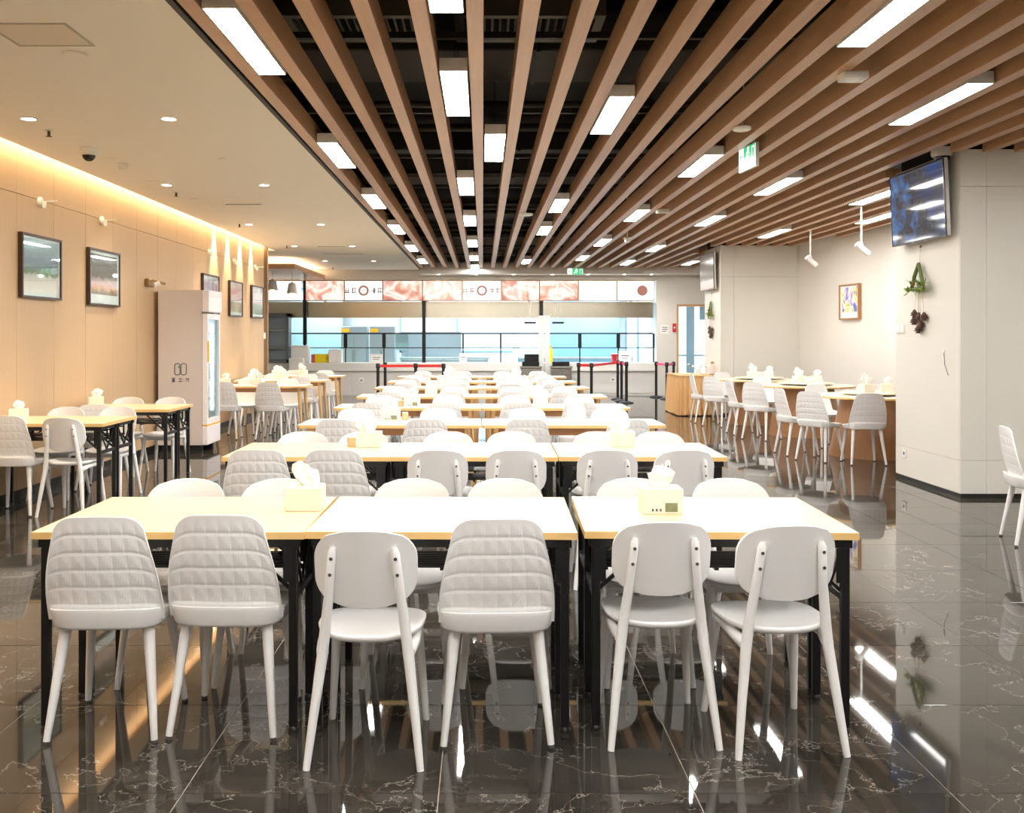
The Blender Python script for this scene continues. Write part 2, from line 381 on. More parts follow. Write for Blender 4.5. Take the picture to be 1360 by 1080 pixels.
# plaster ceiling on the left with its cove slot
struct('ceiling', MB().box(-4.07, -5, CE, -1.585, 24.35, CE+0.06), 'ceiling_paint', 'smooth warm white plaster ceiling')
struct('ceiling_nook', MB().box(-7.2, 18.88, CE, -4.07, 24.35, CE+0.06), 'ceiling_paint')
struct('ceiling_cove', MB().box(-4.4, -5, 3.42, -4.0, 18.88, 3.46).box(-4.075, -5, 3.22, -4.05, 18.88, 3.42), 'ceiling_paint')
struct('trim_1', MB().box(-1.585, -5, CE-0.004, -1.55, 24.35, 3.34), 'dark_trim', 'black edge profile between plaster and slats')
DECK = 4.05; BYW = 24.345
sl = struct('ceiling_deck', MB().box(-1.75, -5, DECK, 7.4, 24.5, DECK+0.1).box(-1.8, -5, 3.22, -1.75, 24.5, DECK), 'plenum_black', 'black painted service void above the slats')

struct('ceiling_strip', MB().box(-1.55, 23.7, 3.02, 6.3, BYW, 3.30), 'white_paint', 'white plaster strip in front of the serving hatch')
struct('wall_void_right', MB().box(7.4, -5, 3.0, 7.5, 24.5, DECK+0.1).box(-1.8, 24.5, 3.0, 7.5, 24.6, DECK+0.1).box(4.39, 8.85, CE+0.04, 7.2, 10.1, DECK).box(4.5, 18.1, CE+0.04, 6.3, 19.3, DECK), 'plenum_black')
# wooden slats hung under the black void
def RWX(y): return 5.95 + (18.07-y)*0.104                 # right wall line
SLATH = 0.17
def slat(x, y0, y1):
    if y1-y0 < 0.3: return
    ob('slat', MB().cbox(0, y0, CE, 0.09, y1, CE+SLATH, 0.003), 'slat_wood', sl, (x, 0, 0))
for k in range(-5, 24):
    x = -0.085+0.29*k
    if x+0.09 < 4.34: slat(x, -4.9, 23.68); continue
    slat(x, -4.9, 8.79)
    yend = 18.06
    if x+0.09 > 5.9: yend = 18.07-(x+0.12-5.95)/0.104
    slat(x, 10.19, min(yend, 18.06))
    if x < 6.6: slat(x, 19.4, 23.68)
# cross rails that carry the slats
for y in range(-4, 24, 2):
    ob('hanger_rail', MB().box(-1.5, y-0.02, CE+SLATH, 4.3, y+0.02, CE+SLATH+0.04), 'duct_black', sl)

# right side: near column, slanted wall, far column, side wall by the camera
def column(name, x0, y0, x1, y1, xs, zs, label):
    c = struct(name, MB().box(x0+0.02, y0+0.02, 0, x1, y1-0.02, CE+0.03), 'panel_gap', label)
    xe = [x0]+[v for v in xs]+[x1]
    for a, b in zip(xe, xe[1:]):
        for z0, z1 in zip(zs, zs[1:]):
            ob('panel', MB().cbox(a+0.0015, y0, z0+0.0015, b-0.0015, y0+0.02, z1-0.0015, 0.001), 'panel_white', c)
    zl = [zs[0], zs[1], zs[-1]]
    for z0, z1 in zip(zl, zl[1:]):
        ob('panel', MB().cbox(x0, y0+0.0205, z0+0.0015, x0+0.02, y1, z1-0.0015, 0.001), 'panel_white', c)
    ob('toe_kick', MB().box(x0+0.012, y0+0.012, 0, x1, y1-0.01, zs[0]), 'toe_black', c)
    return c
column('wall_column_near', 4.36, 8.8, 7.2, 10.17, [4.6, 5.8], [0.04, 0.345, 2.85, CE+0.03], 'white panelled column beside the right edge')
column('wall_column_far', 4.46, 18.07, 6.3, 19.35, [4.71, 5.9], [0.04, 0.345, 2.6, CE+0.03], 'white panelled column behind the round tables')
rw = MB(); rw.prism([(RWX(18.3), 18.3), (RWX(9.9), 9.9), (RWX(9.9)+0.2, 9.9), (RWX(18.3)+0.2, 18.3)], 0, 3.6)
struct('wall_right', rw, 'white_paint', 'white painted wall behind the round tables')
struct('wall_right_near', MB().box(7.2, -5, 0, 7.4, 8.8, DECK), 'white_paint')
struct('wall_right_far', MB().box(6.3, 18.3, 0, 6.5, 24.6, 3.6), 'white_paint')

# ------------------------------------------------------------------ far wall: bulkhead, serving hatch, door
BY = 24.35
struct('wall_back', MB().box(-7.2, BY, 2.905, 6.4, BY+0.15, 4.1).box(4.40, BY, 0, 4.90, BY+0.15, 2.905).box(4.90, BY, 2.29, 5.75, BY+0.15, 2.905).box(5.75, BY, 0, 6.4, BY+0.15, 2.905), 'white_paint', 'white bulkhead and wall around the serving hatch')
dr = struct('door_1', MB().box(4.90, BY-0.02, 0, 4.955, BY+0.17, 2.29).box(5.695, BY-0.02, 0, 5.75, BY+0.17, 2.29).box(4.955, BY-0.02, 2.235, 5.695, BY+0.17, 2.29), 'door_wood', 'wood framed doorway to a bright corridor')
ob('glass_leaf', MB().box(4.96, BY+0.07, 0.02, 5.69, BY+0.08, 2.23), 'clear_glass', dr)
ob('blue_stile', MB().box(5.16, BY+0.05, 0.01, 5.36, BY+0.10, 2.23).box(5.50, BY+0.05, 1.9, 5.69, BY+0.1, 2.23), 'window_frame', dr)
ob('push_bar', MB().box(4.96, BY+0.03, 0.98, 5.69, BY+0.05, 1.02), 'window_frame', dr)
t = thing('wall_notice', 'small pale notice card on the white wall left of the far door', 'notice', (4.60, BY, 1.66))
ob('card', MB().box(-0.10, -0.008, -0.11, 0.10, -0.001, 0.11), 'paper_white', t)
ob('text_lines', MB().box(-0.07, -0.010, 0.04, 0.07, -0.008, 0.06).box(-0.07, -0.010, -0.01, 0.07, -0.008, 0.01).box(-0.07, -0.010, -0.06, 0.04, -0.008, -0.04), 'ink_grey', t)
t = thing('alarm_box', 'small red alarm box beside the far door frame', 'alarm box', (4.84, BY, 1.70))
ob('housing', MB().cbox(-0.045, -0.05, -0.11, 0.045, -0.001, 0.11, 0.01), 'cup_red', t)
ob('button', MB().lathe([(0.025, 0), (0.02, 0.012)], 12), 'paper_white', t, (0, -0.05, 0), (PI/2, 0, 0))

# kitchen behind the hatch
struct('wall_kitchen_back', MB().box(-7.2, 29.0, 0, -2.5, 29.2, 3.0).box(-2.5, 29.0, 0, 4.1, 29.2, 1.0).box(-2.5, 29.0, 2.7, 4.1, 29.2, 3.0).box(1.9, 29.0, 1.0, 4.1, 29.2, 2.7).box(4.1, 29.0, 0, 4.3, 29.2, 3.0).box(0.9, 29.0, 1.0, 1.1, 29.2, 2.7).box(5.1, 29, 0, 5.3, 29.2, 3), 'kitchen_white', 'white kitchen rear wall with bright windows')
struct('wall_kitchen_right', MB().box(5.0, 27.2, 0, 5.1, 29.2, 3.0).box(4.42, BY+0.15, 0, 4.5, 27.2, 3.0), 'kitchen_white')
struct('ceiling_kitchen', MB().box(-7.2, BY+0.15, 2.9, 5.2, 29.2, 3.0), 'kitchen_white')
kb = struct('wall_kitchen_screen', MB().box(1.85, 28.2, 0, 4.0, 28.26, 2.9), 'kitchen_blue', 'pale blue kitchen partition')
struct('wall_kitchen_screen_left', MB().box(-7.0, 28.2, 0, -4.1, 28.26, 2.9), 'kitchen_teal')
wn = struct('window_1', MB().box(-2.5, 28.98, 1.0, -2.44, 29.1, 2.7).box(-0.8, 28.98, 1.0, -0.74, 29.1, 2.7).box(-2.5, 28.98, 1.0, 0.9, 29.1, 1.05).box(-2.5, 28.98, 2.65, 0.9, 29.1, 2.7), 'window_frame')
ob('pane', MB().box(-2.44, 29.04, 1.05, -0.8, 29.05, 2.65), 'clear_glass', wn); ob('pane', MB().box(-0.74, 29.04, 1.05, 0.9, 29.05, 2.65), 'clear_glass', wn)
wn = struct('window_2', MB().box(4.3, 28.98, 0, 4.34, 29.1, 2.9).box(4.66, 28.98, 0, 4.70, 29.1, 2.9).box(4.96, 28.98, 0, 5.0, 29.1, 2.9), 'window_frame')
ob('pane', MB().box(4.34, 29.04, 0.02, 4.66, 29.05, 2.9), 'clear_glass', wn); ob('pane', MB().box(4.70, 29.04, 0.02, 4.96, 29.05, 2.9), 'clear_glass', wn)

# serving counter
CT = 0.813
t = thing('serving_counter', 'long white serving counter under the illuminated menu boards', 'counter', (0, 24.3, 0))
ob('body', MB().box(-5.9, 0.05, 0.0, 4.36, 0.62, CT-0.21), 'counter_grey', t)
ob('worktop', MB().cbox(-5.95, -0.02, CT-0.21, 4.38, 0.7, CT, 0.008), 'counter_white', t)
for k in range(12): ob('panel', MB().cbox(-5.88+0.853*k, 0.038, 0.05, -5.88+0.853*k+0.845, 0.05, CT-0.22, 0.002), 'counter_grey', t)
t2 = thing('wall_socket', 'small white socket plate on the counter front below the menu boards, right part', 'socket', (3.2, 23.688, 0.42))
ob('plate', MB().cbox(-0.06, -0.012, -0.06, 0.06, 0, 0.06, 0.003), 'metal_white', t2); ob('slot', MB().box(-0.02, -0.014, -0.02, 0.02, -0.012, 0.02), 'ink_grey', t2)
t2 = thing('wall_socket', 'small white socket plate on the counter front, left of the belt posts', 'socket', (-2.98, 23.688, 0.40))
ob('plate', MB().cbox(-0.06, -0.012, -0.06, 0.06, 0, 0.06, 0.003), 'metal_white', t2); ob('slot', MB().box(-0.02, -0.014, -0.02, 0.02, -0.012, 0.02), 'ink_grey', t2)
# sneeze guard of black bars and glass
SY = 24.72
t = thing('sneeze_guard', 'black framed glass screen standing on the serving counter', 'glass screen', (0, SY, CT))
z1, z2 = PZ(462, SY)-CT, PZ(443, SY)-CT
ob('rail', MB().box(-5.3, -0.012, z1-0.012, 4.36, 0.012, z1+0.012), 'black_steel', t); ob('rail', MB().box(-5.3, -0.014, z2-0.018, 4.36, 0.014, z2+0.018), 'black_steel', t)
posts = [380, 405, 459, 510, 563, 615, 665, 720, 770, 821, 868]
for i, p in enumerate(posts):
    x = PX(p, SY); ww = 0.045 if p in (459, 510, 563, 770, 821) else 0.022
    ob('post', MB().box(x-ww, -0.03, z1, x+ww, 0.02, z2), 'black_steel', t)
    ob('leg', MB().box(x-0.016, -0.016, 0, x+0.016, 0.016, z1), 'black_steel', t)
    if i:
        xp = PX(posts[i-1], SY)
        ob('pane', MB().box(xp+0.03, -0.004, 0.01, x-0.03, 0.004, z1-0.015), 'clear_glass', t); ob('pane', MB().box(xp+0.05, -0.004, z1+0.015, x-0.05, 0.004, z2-0.02), 'clear_glass', t)
# steel hood
t = thing('extractor_hood', 'long stainless steel hood band below the menu boards', 'hood', (0, 24.62, 1.955))
ob('front_panel', MB().cbox(-6.2, 0, 0, 4.36, 0.04, 0.41, 0.006), 'steel_hood', t); ob('canopy', MB().box(-6.2, 0.04, 0.30, 4.36, 1.1, 0.41), 'steel', t)
for q in range(4): ob('strap', MB().box(-4.2+q*2.7, 0.9, 0.41, -4.14+q*2.7, 0.95, 0.944), 'steel', t)
# black hatch posts
for p, y1, lab in ((405, 458, 'black hatch post at the left end of the menu boards'), (563, 482, 'black hatch post left of the counter centre'), (719, 426, 'short black hatch post right of the counter centre')):
    x = PX(p, 24.5); tt = thing('hatch_post', lab, 'post', (x, 24.5, PZ(y1, 24.5)), group='black posts of the serving hatch')
    ob('shaft', MB().cbox(-0.045, -0.03, 0, 0.045, 0.05, 2.9-PZ(y1, 24.5), 0.004), 'black_steel', tt); ob('bracket', MB().box(-0.06, -0.035, 2.36-PZ(y1, 24.5), 0.06, 0.06, 2.40-PZ(y1, 24.5)), 'black_steel', tt)
# menu light boxes
bx = [406, 457.5, 508.5, 561, 614, 666, 716.5, 768, 819, 869]
mlab = ['pink food photo menu light box at the left end', 'white menu light box with round emblem, second from the left', 'pale menu light box with faint pink picture, left of the first black post', 'peach menu light box right of the first black post', 'white menu light box with round emblem, fifth from the left', 'food photo menu light box with lilac corner, sixth from left', 'menu light box with bowl photo right of the second black post', 'plain cream menu light box, second from the right end', 'white menu light box with small dish, at the right end']
def glyphs(seed, x0, n, s):
    r = random.Random(seed); m = MB()
    for g in range(n):
        ox = x0+g*s*1.35
        for q in range(5):
            if r.random() < 0.5:
                z = (r.random()-0.5)*s; m.box(ox-s*0.45, -0.004, z-s*0.05, ox+s*0.45, 0, z+s*0.05)
            else:
                x = ox+(r.random()-0.5)*s*0.8; m.box(x-s*0.05, -0.004, -s*0.5, x+s*0.05, 0, s*0.5)
    return m
for i in range(9):
    xa, xb = PX(bx[i], BY), PX(bx[i+1], BY); ww = xb-xa; hh = 0.525
    t = thing('menu_light_box', mlab[i], 'menu board', ((xa+xb)/2, BY, 2.375), group='illuminated menu boards')
    ob('frame', MB().box(-ww/2, -0.03, 0, ww/2, 0.06, 0.02).box(-ww/2, -0.03, hh-0.02, ww/2, 0.06, hh).box(-ww/2, -0.03, 0.02, -ww/2+0.012, 0.06, hh-0.02).box(ww/2-0.012, -0.03, 0.02, ww/2, 0.06, hh-0.02), 'brass' if i != 3 else 'brass', t)
    mt = 'menu_white' if i in (1, 4, 8) else ('menu_cream' if i == 7 else 'menu_food')
    fc = ob('lit_face', MB().box(-ww/2+0.012, -0.02, -hh/2+0.02, ww/2-0.012, 0.05, hh/2-0.02), mt, t, (0, 0, hh/2))
    if i in (1, 4):
        ring = MB()
        for a in range(24):
            a0, a1 = 2*PI*a/24, 2*PI*(a+1)/24
            ring.add([(r_*math.cos(q), -0.024, r_*math.sin(q)) for q in (a0, a1) for r_ in (0.085, 0.13)], [(0, 1, 3, 2)])
        ob('emblem', ring.tube([(-0.04, -0.022, -0.01), (0.0, -0.022, 0.03), (0.04, -0.022, -0.01)], 0.008, 6), 'menu_ring', fc)
        ob('lettering', glyphs(i*3+1, -0.42, 2, 0.13), 'menu_ink', fc, (0, -0.02, 0)); ob('lettering', glyphs(i*3+2, 0.24, 2, 0.13), 'menu_ink', fc, (0, -0.02, 0))
    if i == 8: ob('dish_print', MB().lathe([(0.13, 0), (0.13, 0.003)], 20), 'menu_ring', fc, (0.17, -0.021, 0.0), (PI/2, 0, 0))
# left nook: cream light box, soffit with cove, pendants, cabinet
t = thing('nook_light_box', 'cream glowing light box behind the grey pendant lamps', 'menu board', (-5.1, BY, 2.375))
ob('frame', MB().box(-0.95, -0.03, 0, 0.52, 0.06, 0.02).box(-0.95, -0.03, 0.505, 0.52, 0.06, 0.525), 'brass', t); ob('lit_face', MB().box(-0.94, -0.02, 0.02, 0.51, 0.05, 0.505), 'menu_cream', t)
t = thing('timber_soffit', 'wooden soffit tray with hidden cove light in the far left corner', 'soffit', (-5.5, 22.30, 2.91))
ob('tray', MB().cbox(-1.5, -1.95, 0, 1.53, 1.98, 0.05, 0.004), 'slat_wood', t); ob('lip', MB().box(-1.5, -1.95, 0.05, 1.53, -1.91, 0.11).box(1.49, -1.91, 0.05, 1.53, 1.98, 0.11), 'slat_wood', t)
ob('hanger', MB().box(-0.5, -0.5, 0.05, 0.5, 0.5, 0.249), 'ceiling_paint', t)
for (x, yy, zb, lab) in ((-4.15, 21.0, 2.42, 'grey cone pendant lamp nearer the black hatch post'), (-4.62, 21.2, 2.50, 'grey cone pendant lamp half hidden by the timber wall end')):
    t = thing('pendant_lamp', lab, 'lamp', (x, yy, zb), group='grey pendant lamps in the far corner')
    ob('shade', MB().lathe([(0.115, 0), (0.075, 0.21), (0.02, 0.235)], 20), 'shade_grey', t)
    ob('cord', MB().tube([(0, 0, 0.23), (0, 0, 2.91-zb)], 0.008, 6), 'shade_grey', t); ob('bulb', MB().lathe([(0.02, -0.03), (0.05, 0.0), (0.02, 0.01)], 12), 'pendant_glow', t)
t = thing('display_cabinet', 'steel display cabinet with dark frame at the left end of the counter', 'cabinet', (-5.18, 24.44, CT))
ob('frame', MB().box(-0.30, -0.2, 0, -0.26, 0.16, 1.25).box(0.24, -0.2, 0, 0.30, 0.16, 1.25).box(-0.3, -0.2, 1.16, 0.30, 0.16, 1.25).box(-0.3, -0.2, 0, 0.3, 0.16, 0.08), 'cabinet_grey', t)
ob('back_panel', MB().box(-0.26, 0.12, 0.08, 0.24, 0.16, 1.16), 'steel_blue', t)
for z in (0.35, 0.8): ob('shelf', MB().box(-0.26, -0.18, z, 0.24, 0.12, z+0.03), 'steel', t)
# counter-top goods
def cbox_thing(name, lab, cat, x, yy, z, wx, wy, wz, m, extra=None, rot=0, group=None):
    t = thing(name, lab, cat, (x, yy, z), rot, group)
    ob('body', MB().cbox(-wx/2, -wy/2, 0, wx/2, wy/2, wz, min(wx, wy, wz)*0.06), m, t)
    if extra: extra(t, wx, wy, wz)
    return t
def lid(t, wx, wy, wz): ob('lid', MB().cbox(-wx/2-0.004, -wy/2-0.004, wz, wx/2+0.004, wy/2+0.004, wz+0.015, 0.003), 'paper_white', t)
def tape(t, wx, wy, wz): ob('flap', MB().box(-0.03, -wy/2-0.002, wz*0.3, 0.03, -wy/2, wz), 'paper_white', t)
cbox_thing('carton', 'large pale carton standing on the counter left of the yellow pack', 'carton', PX(399, 24.45), 24.45, CT, 0.44, 0.26, 0.42, 'paper_white', lid)
cbox_thing('carton', 'small pale carton in front of the serving counter left end', 'carton', PX(394, 24.0), 24.0, 0.60, 0.36, 0.2, 0.34, 'paper_white', tape)
cbox_thing('side_shelf', 'low pale stand below the small carton by the counter', 'stand', PX(394, 24.0), 24.0, 0, 0.46, 0.28, 0.585, 'counter_grey', lid)
cbox_thing('snack_pack', 'yellow and red pack on the serving counter', 'pack', PX(428, 24.5), 24.5, CT, 0.36, 0.12, 0.22, 'pack_yellow', lambda t, a, b, c: ob('red_end', MB().box(-a/2-0.09, -b/2, 0, -a/2, b/2, c*0.97), 'pack_red', t))
cbox_thing('carton', 'square pale carton on the counter right of the yellow pack', 'carton', PX(446, 24.45), 24.45, CT, 0.34, 0.24, 0.32, 'paper_white', lid)
def sign_text(t, wx, wy, wz):
    ob('print', MB().box(-wx*0.3, -wy/2-0.002, wz*0.55, wx*0.3, -wy/2, wz*0.62).box(-wx*0.3, -wy/2-0.002, wz*0.35, wx*0.2, -wy/2, wz*0.4), 'ink_grey', t)
cbox_thing('counter_sign', 'small white card sign behind the left belt post', 'sign', PX(500, 24.45), 24.45, CT, 0.32, 0.02, 0.22, 'paper_white', sign_text)
cbox_thing('counter_sign', 'white upright card sign at the counter centre', 'sign', PX(615, 24.45), 24.45, CT, 0.19, 0.02, 0.24, 'paper_white', sign_text)
cbox_thing('counter_sign', 'white card sign beside the red cup on the counter', 'sign', PX(830, 24.45), 24.45, CT, 0.32, 0.03, 0.30, 'paper_white', sign_text)
t = thing('red_cup', 'red tapered cup on the counter beside the white card sign', 'cup', (PX(816, 24.4), 24.4, CT))
ob('cup', MB().lathe([(0.05, 0), (0.085, 0.22)], 16), 'cup_red', t); ob('rim', MB().lathe([(0.088, 0.22), (0.088, 0.235), (0.07, 0.235)], 16), 'paper_white', t)
t = thing('bottle', 'tall yellow bottle standing beside the till machine', 'bottle', (PX(732, 24.4), 24.4, CT))
ob('body', MB().lathe([(0.045, 0), (0.045, 0.30), (0.02, 0.36), (0.02, 0.40)], 14), 'pack_yellow', t); ob('cap', MB().lathe([(0.024, 0.40), (0.024, 0.44)], 12), 'sticker_yellow', t)
# white posts and tills in front of the hatch
for p, lab in ((719, 'slim white post beside the till machines, left one'), (727, 'slim white post beside the till machines, right one')):
    x = PX(p, 24.1); t = thing('white_post', lab, 'post', (x, 24.1, 0), group='white posts by the tills')
    ob('shaft', MB().cbox(-0.06, -0.05, 0, 0.06, 0.05, 1.96, 0.005), 'metal_white', t); ob('cap', MB().cbox(-0.07, -0.06, 1.96, 0.07, 0.06, 2.0, 0.004), 'metal_white', t)
for p, lab in ((705, 'grey till kiosk with black top left of the white posts'), (745, 'grey till kiosk with black top right of the white posts')):
    x = PX(p, 23.8); t = thing('till_kiosk', lab, 'kiosk', (x, 23.8, 0), group='till kiosks at the counter')
    ob('cabinet', MB().cbox(-0.25, -0.2, 0, 0.25, 0.2, 0.70, 0.01), 'steel', t); ob('tray', MB().cbox(-0.27, -0.22, 0.70, 0.27, 0.22, 0.75, 0.006), 'steel', t)
    ob('machine', MB().cbox(-0.22, -0.15, 0.75, 0.2, 0.15, 0.86, 0.008), 'screen_dark', t)
    if p == 705: ob('screen', MB().cbox(-0.16, 0.02, 0.86, 0.2, 0.06, 1.04, 0.006), 'screen_dark', t)
cbox_thing('carton', 'pale flat box left of the till kiosks on the counter', 'carton', PX(678, 24.45), 24.45, CT, 0.36, 0.3, 0.2, 'paper_white', lid)
for p, lab in ((704, 'black hanging bar sign left above the tills'), (741, 'black hanging bar sign right above the tills')):
    t = thing('hanging_bar', lab, 'sign', (PX(p, 24.45), 24.45, PZ(430, 24.45)), group='black bars above the tills')
    ob('bar', MB().cbox(-0.15, -0.03, 0, 0.15, 0.03, 0.05, 0.004), 'screen_dark', t); ob('rod', MB().tube([(0, 0, 0.05), (0, 0, 2.38-PZ(430, 24.45))], 0.005, 6), 'metal_white', t)
# kitchen equipment
for p, lab in ((470, 'grey steel upright fridge in the kitchen, left one'), (508, 'grey steel upright fridge in the kitchen, right one')):
    t = thing('kitchen_fridge', lab, 'fridge', (PX(p, 27.0), 27.3, 0), group='kitchen fridges')
    ob('body', MB().cbox(-0.36, -0.3, 0.08, 0.36, 0.3, 1.76, 0.01), 'steel_blue', t)
    for sx in (-1, 1):
        d = ob('door', MB().cbox(min(sx*0.005, sx*0.35), -0.33, 0.12, max(sx*0.005, sx*0.35), -0.30, 1.55, 0.006), 'steel_blue', t); ob('handle', MB().box(sx*0.04-0.01, -0.36, 0.7, sx*0.04+0.01, -0.33, 1.1), 'steel', d)
    ob('badge', MB().box(-0.34, -0.31, 1.60, -0.12, -0.30, 1.70), 'sticker_yellow', t); ob('plinth', MB().box(-0.34, -0.28, 0, 0.34, 0.28, 0.08), 'screen_dark', t)
t = thing('steel_worktop', 'steel kitchen bench behind the counter centre', 'bench', (-1.2, 27.0, 0))
ob('top', MB().cbox(-1.1, -0.35, 0.85, 1.4, 0.35, 0.90, 0.006), 'steel_blue', t); ob('upstand', MB().box(-1.1, 0.3, 0.90, 0.6, 0.35, 1.62), 'steel_blue', t)
for x in (-1.05, 0.1, 1.32): ob('leg', MB().box(x-0.02, -0.32, 0, x+0.02, -0.28, 0.85), 'steel', t)
ob('under_panel', MB().box(-1.08, -0.3, 0.2, 1.36, -0.27, 0.84), 'steel_blue', t)
t = thing('kitchen_poster', 'pale blue printed poster inside the kitchen window', 'poster', (PX(533, 24.9), 25.02, CT+0.32))
ob('sheet', MB().box(-0.17, 0, 0, 0.17, 0.008, 0.40), 'kitchen_teal', t); ob('print', glyphs(5, -0.09, 3, 0.07), 'steel_blue', t, (0, 0, 0.22)); ob('stand', MB().box(-0.17, 0.008, -0.32, 0.17, 0.02, 0), 'clear_glass', t)
t = thing('back_bench', 'low steel bench along the rear kitchen wall, right part', 'bench', (2.2, 27.2, 0))
ob('top', MB().cbox(-1.3, -0.35, 0.84, 2.0, 0.35, 0.9, 0.006), 'steel_blue', t); ob('front', MB().box(-1.28, -0.32, 0.0, 1.98, -0.3, 0.84), 'kitchen_blue', t)

# ------------------------------------------------------------------ ceiling fittings
def panel_light(x, yy, lab, L=1.25):
    t = thing('panel_light', lab, 'light', (x, yy, CE), group='white linear panel lights between the slats')
    body = MB().box(-0.088, -L/2, 0.0, 0.088, L/2, 0.075).box(-0.088, -L/2, -0.008, -0.083, L/2, 0.0).box(0.083, -L/2, -0.008, 0.088, L/2, 0.0).box(-0.083, -L/2, -0.008, 0.083, -L/2+0.005, 0.0).box(-0.083, L/2-0.005, -0.008, 0.083, L/2, 0.0); ob('housing', body, 'metal_white', t)
    ob('diffuser', MB().box(-0.083, -L/2+0.005, -0.006, 0.083, L/2-0.005, -0.0005), 'panel_glow', t)
    for dy in (-0.4, 0.4):
        top = DECK
        for yc, wy in ((5.2, .5), (7.6, .9), (11.2, .5), (13.4, .7), (17.0, .7), (20.6, .6)):
            if abs(yy+dy-yc) < wy/2+0.03: top = 3.57
        ob('hanger', MB().tube([(0, dy, 0.075), (0, dy, top-CE)], 0.003, 5), 'duct_black', t)
cols = [(-1.345, [-1.0, 2.3, 5.54, 8.95, 12.0, 15.1, 18.3, 21.5], 'along the left edge'),
        (-0.185, [0.9, 4.36, 6.7, 10.8, 14.0, 17.4, 20.6, 23.2], 'just left of the centre slat'),
        (0.105, [8.6], 'just right of the centre slat'),
        (0.975, [-1.8, 2.6, 7.35, 12.4, 15.3, 21.6], 'right of centre'),
        (2.135, [0.5, 4.95, 9.5, 13.4, 17.2, 20.6], 'in the right middle'),
        (3.295, [-1.0, 2.8, 7.0, 10.8, 14.0, 18.4, 21.9], 'toward the right columns'),
        (4.745, [0.4, 4.4, 11.65, 15.7, 22.0], 'above the round tables'),
        (5.615, [2.5, 6.2, 13.7], 'nearest the right wall')]
ORD = ['first', 'second', 'third', 'fourth', 'fifth', 'sixth', 'seventh', 'eighth', 'ninth', 'tenth']
for x, ys, nm in cols:
    vis = [q for q in ys if q > 3.0]
    for yy in ys:
        lab = ('white panel light %s, %s from the camera' % (nm, ORD[vis.index(yy)])) if yy in vis else 'white panel light %s, overhead out of view, %s' % (nm, ORD[ys.index(yy)])
        if len(vis) == 1 and yy in vis: lab = 'single white panel light ' + nm
        panel_light(x, yy, lab)
# downlights in the plaster
for i, yy in enumerate([-3.0, 0.45, 3.95, 7.43, 10.68, 14.43, 17.9, 21.4]):
    for x, side in ((-3.5, 'wall side row'), (-2.42, 'slat side row')):
        t = thing('downlight', 'round recessed downlight in plaster ceiling, %s, %s' % (side, ORD[i-3]+' in view' if i > 2 else 'overhead near the viewer, ' + ORD[i]), 'light', (x, yy, CE), group='recessed downlights')
        ob('trim_ring', MB().lathe([(0.052, -0.001), (0.065, -0.001), (0.066, -0.006), (0.052, -0.008), (0.052, -0.001)], 20, caps=False), 'metal_white', t); ob('lens', MB().lathe([(0.05, -0.001), (0.05, -0.004)], 16), 'down_glow', t)
        spot_light('downlight_beam', (x, yy, CE-0.02), (x, yy, 0), 46, math.radians(110), (1.0, 0.92, 0.80), 0.8, 0.05)
for i, p in enumerate((583, 632, 682, 733, 780, 828, 864)):
    x = PX(p, 24.0); t = thing('downlight', 'round recessed downlight in the white strip above the menu boards, %s from left' % ORD[i], 'light', (x, 23.86, 3.02), group='downlights above the menu boards')
    ob('trim_ring', MB().lathe([(0.052, -0.001), (0.065, -0.001), (0.066, -0.006), (0.052, -0.008), (0.052, -0.001)], 20, caps=False), 'metal_white', t); ob('lens', MB().lathe([(0.05, -0.001), (0.05, -0.004)], 16), 'down_glow', t)
    spot_light('downlight_beam', (x, 23.86, 2.99), (x, 22.6, 0), 26, math.radians(140), (1.0, 0.97, 0.92), 0.8, 0.05)
def ceil_pt(px, py, z=CE): Y = F*(z-H)/(CY-py); return PX(px, Y), Y
# hatch, cassette, linear diffusers, sprinklers, detectors, camera
t = thing('access_hatch', 'flat square access hatch in the plaster ceiling, upper left', 'hatch', (-2.46, 5.37, CE))
ob('frame', MB().box(-0.22, -0.2, -0.006, 0.22, -0.185, -0.0005).box(-0.22, 0.185, -0.006, 0.22, 0.2, -0.0005).box(-0.22, -0.185, -0.006, -0.205, 0.185, -0.0005).box(0.205, -0.185, -0.006, 0.22, 0.185, -0.0005), 'hatch_frame', t); ob('panel', MB().box(-0.205, -0.185, -0.003, 0.205, 0.185, -0.0005), 'hatch_panel', t)
for px, py, wd, lab in ((323, 271, 0.48, 'dark linear air slot in the plaster ceiling'), (440, 327, 0.55, 'thin linear air slot in the far plaster ceiling'), (455, 337, 0.9, 'long air slot in the plaster ceiling near the serving hatch')):
    x, yy = ceil_pt(px, py); t = thing('air_slot', lab, 'air vent', (x, yy, CE), group='linear air slots')
    ob('flange', MB().box(-wd/2, -0.05, -0.006, wd/2, 0.05, -0.0005), 'ceiling_paint', t); ob('slot', MB().box(-wd/2+0.02, -0.02, -0.008, wd/2-0.02, 0.02, -0.006), 'grille_grey', t)
for px, py, lab in ((65, 173, 'sprinkler head nearest the camera in the plaster ceiling'), (234, 255, 'second sprinkler head in the plaster ceiling'), (318, 297, 'third sprinkler head in the plaster ceiling'), (381, 326, 'fourth sprinkler head in the plaster ceiling'), (442, 355, 'sprinkler head near the serving hatch')):
    x, yy = ceil_pt(px, py); t = thing('sprinkler', lab, 'sprinkler', (x, yy, CE), group='ceiling sprinklers')
    ob('rose', MB().lathe([(0.035, -0.0005), (0.03, -0.008)], 14), 'metal_white', t); ob('stem', MB().tube([(0, 0, -0.008), (0, 0, -0.05)], 0.012, 8), 'grille_grey', t); ob('deflector', MB().lathe([(0.025, -0.052), (0.025, -0.05)], 12), 'grille_grey', t)
